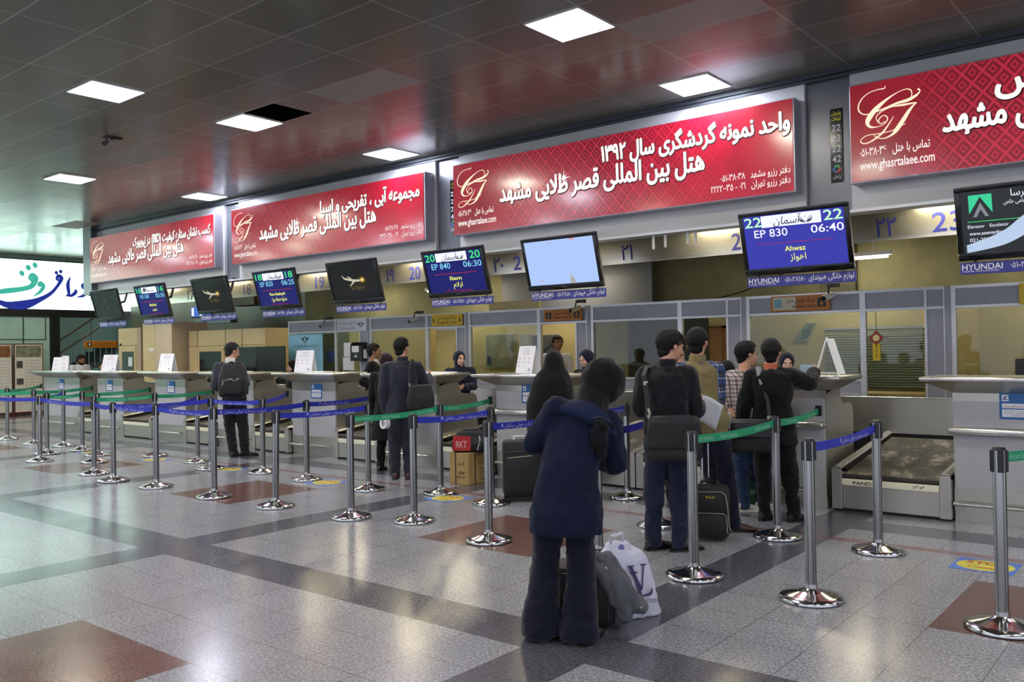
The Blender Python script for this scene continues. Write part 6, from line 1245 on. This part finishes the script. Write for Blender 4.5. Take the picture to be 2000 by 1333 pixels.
# laptop bag of the man in the grey suit
at = (-7.93, 7.52); p = world(at, (.225, -.20, .865)); t = thing('laptop_bag', 'black laptop bag hanging at the right hip of the man in the grey suit', 'bag', p, vrz(at)); link('bag_body', soft(.34, .12, .31, taper=.82, seed=5), M_BAGB, t); obj('strap', MB().tube([(-.13, .0, .29), (-.135, .06, .42), (-.12, .10, .55), (-.09, .19, .62), (-.07, .28, .58)], .016, 8, .3), M_BAGB, t); obj('buckle', MB().tube([(-.13, -.01, .27), (-.128, -.01, .33)], .009, 8), M_ZIP, t)
p = world(at, (-.19, -.035, .70)); t = thing('paper_roll', 'white rolled paper held low by the man in the grey suit', 'paper roll', p, vrz(at)); mb = MB(); mb.ring([[(r*math.cos(2*PI*k/20)*.055, y, r*math.sin(2*PI*k/20)*.065) for k in range(20)] for r, y in ((1, -.07), (1, .06), (.66, .06), (.66, -.07), (1, -.07))], cap=False); mb.xf(Matrix.Rotation(-.75, 4, 'Z')); obj('roll', mb, M_WHITE, t, True)
# backpack
at = (-11.83, 7.78); p = world(at, (-.115, -.235, .94)); t = thing('backpack', 'black backpack worn by the man in the grey shirt', 'backpack', p, vrz(at)); link('main_body', soft(.40, .22, .50, .07, taper=.72, seed=7), M_BAGB, t); link('front_pocket', soft(.30, .10, .26, .04, seed=8), M_BAGB, t).location = (0, -.11, .04); link('side_pocket', soft(.11, .16, .2, .03, seed=8), M_BAGB, t).location = (.19, 0, .03)
obj('zip', MB().tube([(-.12, -.166, .24), (-.02, -.17, .275), (.04, -.17, .24)], .006, 6).tube([(-.13, -.166, .18), (-.12, -.168, .25)], .008, 6).tube([(.06, -.165, .25), (.10, -.16, .28)], .006, 6), M_ZIP, t)
for sx in (-1, 1): obj('shoulder_strap', MB().tube([(sx*.10-.01, .08, .44), (sx*.125-.015, .155, .515), (sx*.14-.02, .25, .525), (sx*.14-.02, .34, .45)], .026, 8, .35), M_BAGB, t)
obj('top_handle', MB().tube([(-.05, .05, .46), (-.02, .08, .53), (.02, .08, .53), (.05, .05, .46)], .012, 6), M_BAGB, t)
# cardboard box and gym bag
M_CARD = mat('cardboard', '#a08350', .7, var=.08, vs=5); t = thing('cardboard_box', 'cardboard box tied with dark straps on the floor by the counter', 'box', (-7.14, 7.53, 0), .16); obj('carton', MB().box(0, .27, 0, .44, 0, .375, .006), M_CARD, t)
sp_ = MB()
for a in (.085,): sp_.box(a-.007, a+.007, -.004, .444, .0, .379)
sp_.box(-.004, .274, .13, .145, 0, .379); obj('strap', sp_, mat('strap_maroon', '#351a1c', .5), t); lettering(t, HALL(0, -.001, 0), [('A Z', .17, .23, .05, 'C', .09, .01), ('10000', .17, .13, .04, 'C', .09, .008), ('NO. 1A', .16, .08, .04, 'C', .11, .008)], M_INK, 'box_print'); f2 = Frame((.271, 0, 0), (0, 1, 0), (0, 0, 1)); lettering(t, f2, [('01.04', .30, .22, .05, 'C', .16, .006), ('AAS 1A', .30, .16, .045, 'C', .16, .006)], M_INK, 'side_print'); q = MB(); ribbon(q, f2, [(.30+.06*math.cos(a), .08+.05*math.sin(a), .004) for a in [i*PI/6 for i in range(13)]], .001, 2); ribbon(q, f2, [(.30, .04, .006), (.30, .12, .006)], .001, 2); obj('recycling_mark', q, M_INK, t)
t = thing('gym_bag', 'black and red sports bag lying on the cardboard box', 'bag', (-7.0, 7.76, .377), .55); link('bag_body', soft(.46, .26, .25, .07, taper=.78, seed=11, fold=.008), M_BAGB, t); e_ = obj('red_panel', MB().prism([(-.20, .02), (.02, .02), (.02, .19), (-.19, .20)], -.137, -.122, 'y'), mat('panel_red', '#a81d20', .55), t, label='red side panel'); lettering(e_, HALL(0, -.138, 0), [('RKT', -.09, .06, .11, 'C', .13, .014)], mat('print_pink', '#d8a8a8', .6)); obj('carry_handle', MB().tube([(-.12, -.06, .20), (-.08, -.05, .265), (.08, -.05, .265), (.12, -.06, .20)], .012, 8), mat('handle_grey', '#2e2e34', .6), t); obj('piping', MB().tube([(.10, -.13, .03), (.13, -.12, .15), (.10, -.06, .24)], .006, 6), mat('piping_white', '#b9b9bd', .5), t); obj('folded_cloth', MB().box(-.1, .1, -.02, .1, .235, .262, .012), mat('cloth_charcoal', '#25262b', .8), t)
# upright suitcase by the counter
at = (-5.72, 7.13); t = thing('suitcase', 'black upright suitcase standing left of the woman in blue', 'suitcase', (at[0], at[1], 0), vrz(at, .06)); mb = MB().box(-.20, .20, -.10, .13, .05, .64, .045); obj('shell', mb, M_BAGB, t, True); obj('front_pocket', MB().box(-.17, .17, -.13, -.09, .10, .48, .02), M_BAGB, t, True); obj('zip', MB().tube([(-.15, -.128, .465), (.10, -.128, .485)], .004, 6), M_ZIP, t); obj('piping', MB().tube([(-.19, -.105, .52), (.19, -.105, .53)], .005, 6), mat('piping_grey', '#2c2c30', .5), t)
obj('handle', MB().tube([(-.08, .02, .64), (-.08, .02, .672), (.08, .02, .672), (.08, .02, .64)], .010, 8).box(-.095, -.065, 0, .04, .635, .67), mat('handle_white', '#c9c9cc', .4), t)
for sx in (-.16, .16): obj('wheel', MB().tube([(sx-.015, -.06, .026), (sx+.015, -.06, .026)], .026, 12), M_BLACK, t, True)
obj('skid', MB().box(-.19, .19, -.03, .10, .0, .055), M_BLACK, t)
# trolley bag behind the front post
at = (-3.33, 6.58); t = thing('trolley_bag', 'black trolley bag with pale zips behind the man in the black jacket', 'suitcase', (at[0], at[1], 0), vrz(at)); obj('shell', MB().box(-.19, .19, -.09, .11, .02, .44, .05), M_BAGB, t, True); obj('upper_pocket', MB().box(-.15, .155, -.125, -.07, .22, .41, .025), M_BAGB, t, True); obj('lower_pocket', MB().box(-.16, .17, -.14, -.07, .03, .23, .025), M_BAGB, t, True)
obj('zip', MB().tube([(-.15, -.128, .40), (.12, -.128, .405), (.15, -.128, .38), (.165, -.128, .30), (.175, -.125, .12), (.19, -.12, .09)], .004, 6).tube([(-.15, -.144, .235), (.13, -.144, .232), (.155, -.144, .21), (.16, -.144, .10), (.165, -.142, .07)], .004, 6), M_ZIP, t); lettering(t, HALL(0, -.127, 0), [('POLO', .03, .35, .028, 'C', .07, .01)], M_YEL, 'badge'); obj('top_grip', MB().tube([(-.05, 0, .44), (-.04, 0, .47), (.08, 0, .475), (.10, 0, .44)], .010, 8), M_BLACK, t)
for sx in (-.03, .02): obj('pull_rod', MB().tube([(sx, .06, .42), (sx, .06, .78)], .008, 8), M_CHROME, t, True)
obj('pull_grip', MB().tube([(-.04, .06, .79), (.03, .06, .79)], .014, 8), M_BLACK, t)
# green carrier bag
at = (-3.65, 8.08); t = thing('carrier_bag', 'dark green carrier bag reading ZAHM on the floor between the legs', 'bag', (at[0]+.02, at[1]-.03, 0), vrz(at)); link('bag_body', soft(.27, .13, .50, .03, seed=13, fold=.010), mat('green_plastic', '#0e4a1c', .35), t); lettering(t, HALL(0, -.074, 0), [('ZAHM', .0, .14, .075, 'C', .18, .004)], mat('print_mint', '#a9c9a8', .5)); obj('carry_handle', MB().tube([(-.07, -.02, .49), (-.05, -.02, .60), (.05, -.02, .60), (.07, -.02, .49)], .008, 6), mat('handle_white', '#c9c9cc', .4), t)
at = (-3.60, 7.85); p = world(at, (-.115, -.17, .74)); t = thing('plastic_pouch', 'small white plastic pouch held by the man in the red plaid shirt', 'bag', p, vrz(at)); link('pouch', soft(.075, .03, .22, .02, .007, .008, seed=17), mat('white_plastic', '#c4c6cf', .35), t); obj('print', MB().box(-.02, .02, -.024, -.016, .10, .12), M_INK, t)
p = world((-3.12, 7.60), (.265, .37, 1.30)); o = obj('travel_papers', MB().box(-.07, .05, -.03, .03, 0, .004).box(-.06, .06, .01, .014, 0, .10), mat('pale_blue_paper', '#a9bccb', .6)); o.location = p; o.rotation_euler = (0, 0, vrz((-3.12, 7.60))); tag(o, 'pale travel papers in the hand resting on the counter of desk 22', 'papers')
# luggage of the woman in blue
at = (-2.80, 3.85); p = world(at, (.085, .30, 0)); t = thing('suitcase', 'black suitcase lying on its side behind the legs of the woman in blue', 'suitcase', p, vrz(at, -.12)); obj('shell', MB().box(-.25, .22, -.13, .13, .012, .35, .05), M_BAGB, t, True); obj('piping', MB().tube([(-.20, -.131, .05), (-.20, -.131, .31), (.17, -.131, .31), (.17, -.131, .05)], .005, 6), mat('piping_grey', '#2c2c30', .5), t); obj('wheel', MB().tube([(-.285, -.05, .32), (-.25, -.05, .32)], .022, 10), M_ZIP, t, True); obj('wheel', MB().tube([(-.285, .07, .32), (-.25, .07, .32)], .022, 10), M_ZIP, t, True); obj('feet', MB().box(-.2, .18, -.08, .08, 0, .02), M_BLACK, t)
p = world(at, (.215, .235, 0)); t = thing('grey_jumper', 'grey knitted jumper draped over the black suitcase', 'clothing', p, vrz(at)); mb = MB()
for a, b_, c_, r in (((-.14, .02, .375), (.0, -.0, .375), (.06, .0, .34), .045), ((.0, -.02, .36), (.08, -.07, .25), (.12, -.075, .08), .05), ((.02, .02, .37), (.12, -.05, .24), (.20, -.06, .12), .052), ((-.1, -.05, .365), (-.02, -.075, .33), (.06, -.085, .16), .034), ((-.12, .06, .37), (.02, .04, .375), (.10, .0, .28), .045)): mb.cone(a, b_, r*.8, r, 12); mb.cone(b_, c_, r, r*.95, 12)
mb.cone((.09, -.075, .10), (.075, -.08, .05), .03, .022, 10)
link('knit', remesh(mb, .009, 3, .010, (11, 11, 6), 3), mat('grey_knit', '#55565c', .95, var=.15, vs=8, bump=.5, bs=420), t); obj('button', MB().ell((.015, -.075, .345), ((.008, 0, 0), (0, .006, 0), (0, 0, .008)), 8, 6), M_ZIP, t); obj('button', MB().ell((.205, -.105, .135), ((.008, 0, 0), (0, .006, 0), (0, 0, .008)), 8, 6), M_ZIP, t)
p = world(at, (.375, .40, 0)); t = thing('shopping_bag', 'white glossy shopping bag with a purple monogram beside the suitcase', 'bag', p, vrz(at, .5)); mb = MB(); n = 20; rings = []
for z, w_, d_, ox in ((0, .30, .12, .05), (.02, .31, .13, .045), (.2, .31, .13, .0), (.34, .30, .125, -.042), (.385, .27, .10, -.055), (.42, .17, .06, -.07), (.455, .12, .04, -.08)):
    rings.append([V((math.copysign(abs(math.cos(2*PI*k/n))**.5, math.cos(2*PI*k/n))*w_/2+ox, math.copysign(abs(math.sin(2*PI*k/n))**.5, math.sin(2*PI*k/n))*d_/2, z)) for k in range(n)])
mb.ring(rings); link('bag_body', remesh(mb, .0085, 2, .006, (12, 12, 9), 6, .0), mat('pearl_plastic', '#c3c2d2', .3), t)
fr = Frame((.005, -.076, .02), (1, 0, 0), (-.2, .035, 1)); lg = MB(); PUR = mat('print_purple', '#37205c', .4)
def bar(a, b_, wd): ribbon(lg, fr, [(a[0], a[1], wd), (b_[0], b_[1], wd)], .006, 2)
bar((.02, .30), (.06, .155), .011); bar((.11, .30), (.065, .155), .005); bar((.0, .302), (.045, .302), .004); bar((.09, .302), (.13, .302), .004)
bar((.075, .285), (.03, .125), .009) if False else None
ribbon(lg, fr, [(.035, .26, .006), (.045, .19, .010), (.05, .125, .009)], .007, 3); ribbon(lg, fr, [(.02, .122, .005), (.08, .120, .006), (.12, .128, .009), (.135, .16, .003)], .007, 5); bar((.01, .262), (.06, .262), .004)
obj('monogram', lg, PUR, t); lettering(t, fr, [('UITTON', .05, .07, .034, 'L', .11, .004)], PUR, 'shop_name', .006); obj('carry_handle', MB().tube([(-.13, -.01, .43), (-.125, -.02, .49), (-.06, -.02, .50), (-.04, -.01, .435)], [.010, .012, .012, .010], 8), mat('pearl_plastic', '#c3c2d2', .3), t); disc_ = MB(); disc_.ell((-.07, -.034, .415), ((.022, 0, 0), (0, .006, 0), (0, 0, .026)), 12, 8); obj('handle_hole', disc_, mat('hole_violet', '#6f66a0', .5), t)
# bags riding on conveyors
t = thing('red_bag', 'small red bag on the conveyor right of the man with the backpack', 'bag', (-11.63, 8.78, .408), .1); link('bag_body', soft(.17, .24, .24, .03, seed=21), mat('red_nylon', '#8e1512', .5), t); obj('strap', MB().box(-.09, .09, -.123, -.118, .1, .12), M_INKW, t)
t = thing('travel_bag', 'dark stuffed travel bag on the conveyor by the cardboard box', 'bag', (-7.52, 9.15, .472), .2); link('bag_body', soft(.44, .40, .34, .08, taper=.8, seed=22, fold=.012), M_BAGB, t); obj('top_handle', MB().tube([(-.1, -.1, .31), (-.06, -.12, .39), (.06, -.12, .39), (.1, -.1, .31)], .012, 6), mat('handle_grey', '#2e2e34', .6), t); obj('striped_cover', MB().box(-.12, .14, -.1, .12, .325, .352, .012), mat('cover_taupe', '#6b6058', .7, var=.4, vs=16), t)
t = thing('steel_trunk', 'flat dark case on the conveyor beside the woman in blue', 'case', (-4.6, 8.75, .425), .1); obj('shell', MB().box(-.3, .25, -.15, .25, 0.02, .20, .02), M_BAGB, t, True); obj('carry_handle', MB().tube([(-.08, -.15, .12), (-.06, -.18, .12), (.04, -.18, .12), (.06, -.15, .12)], .01, 6), M_ZIP, t)
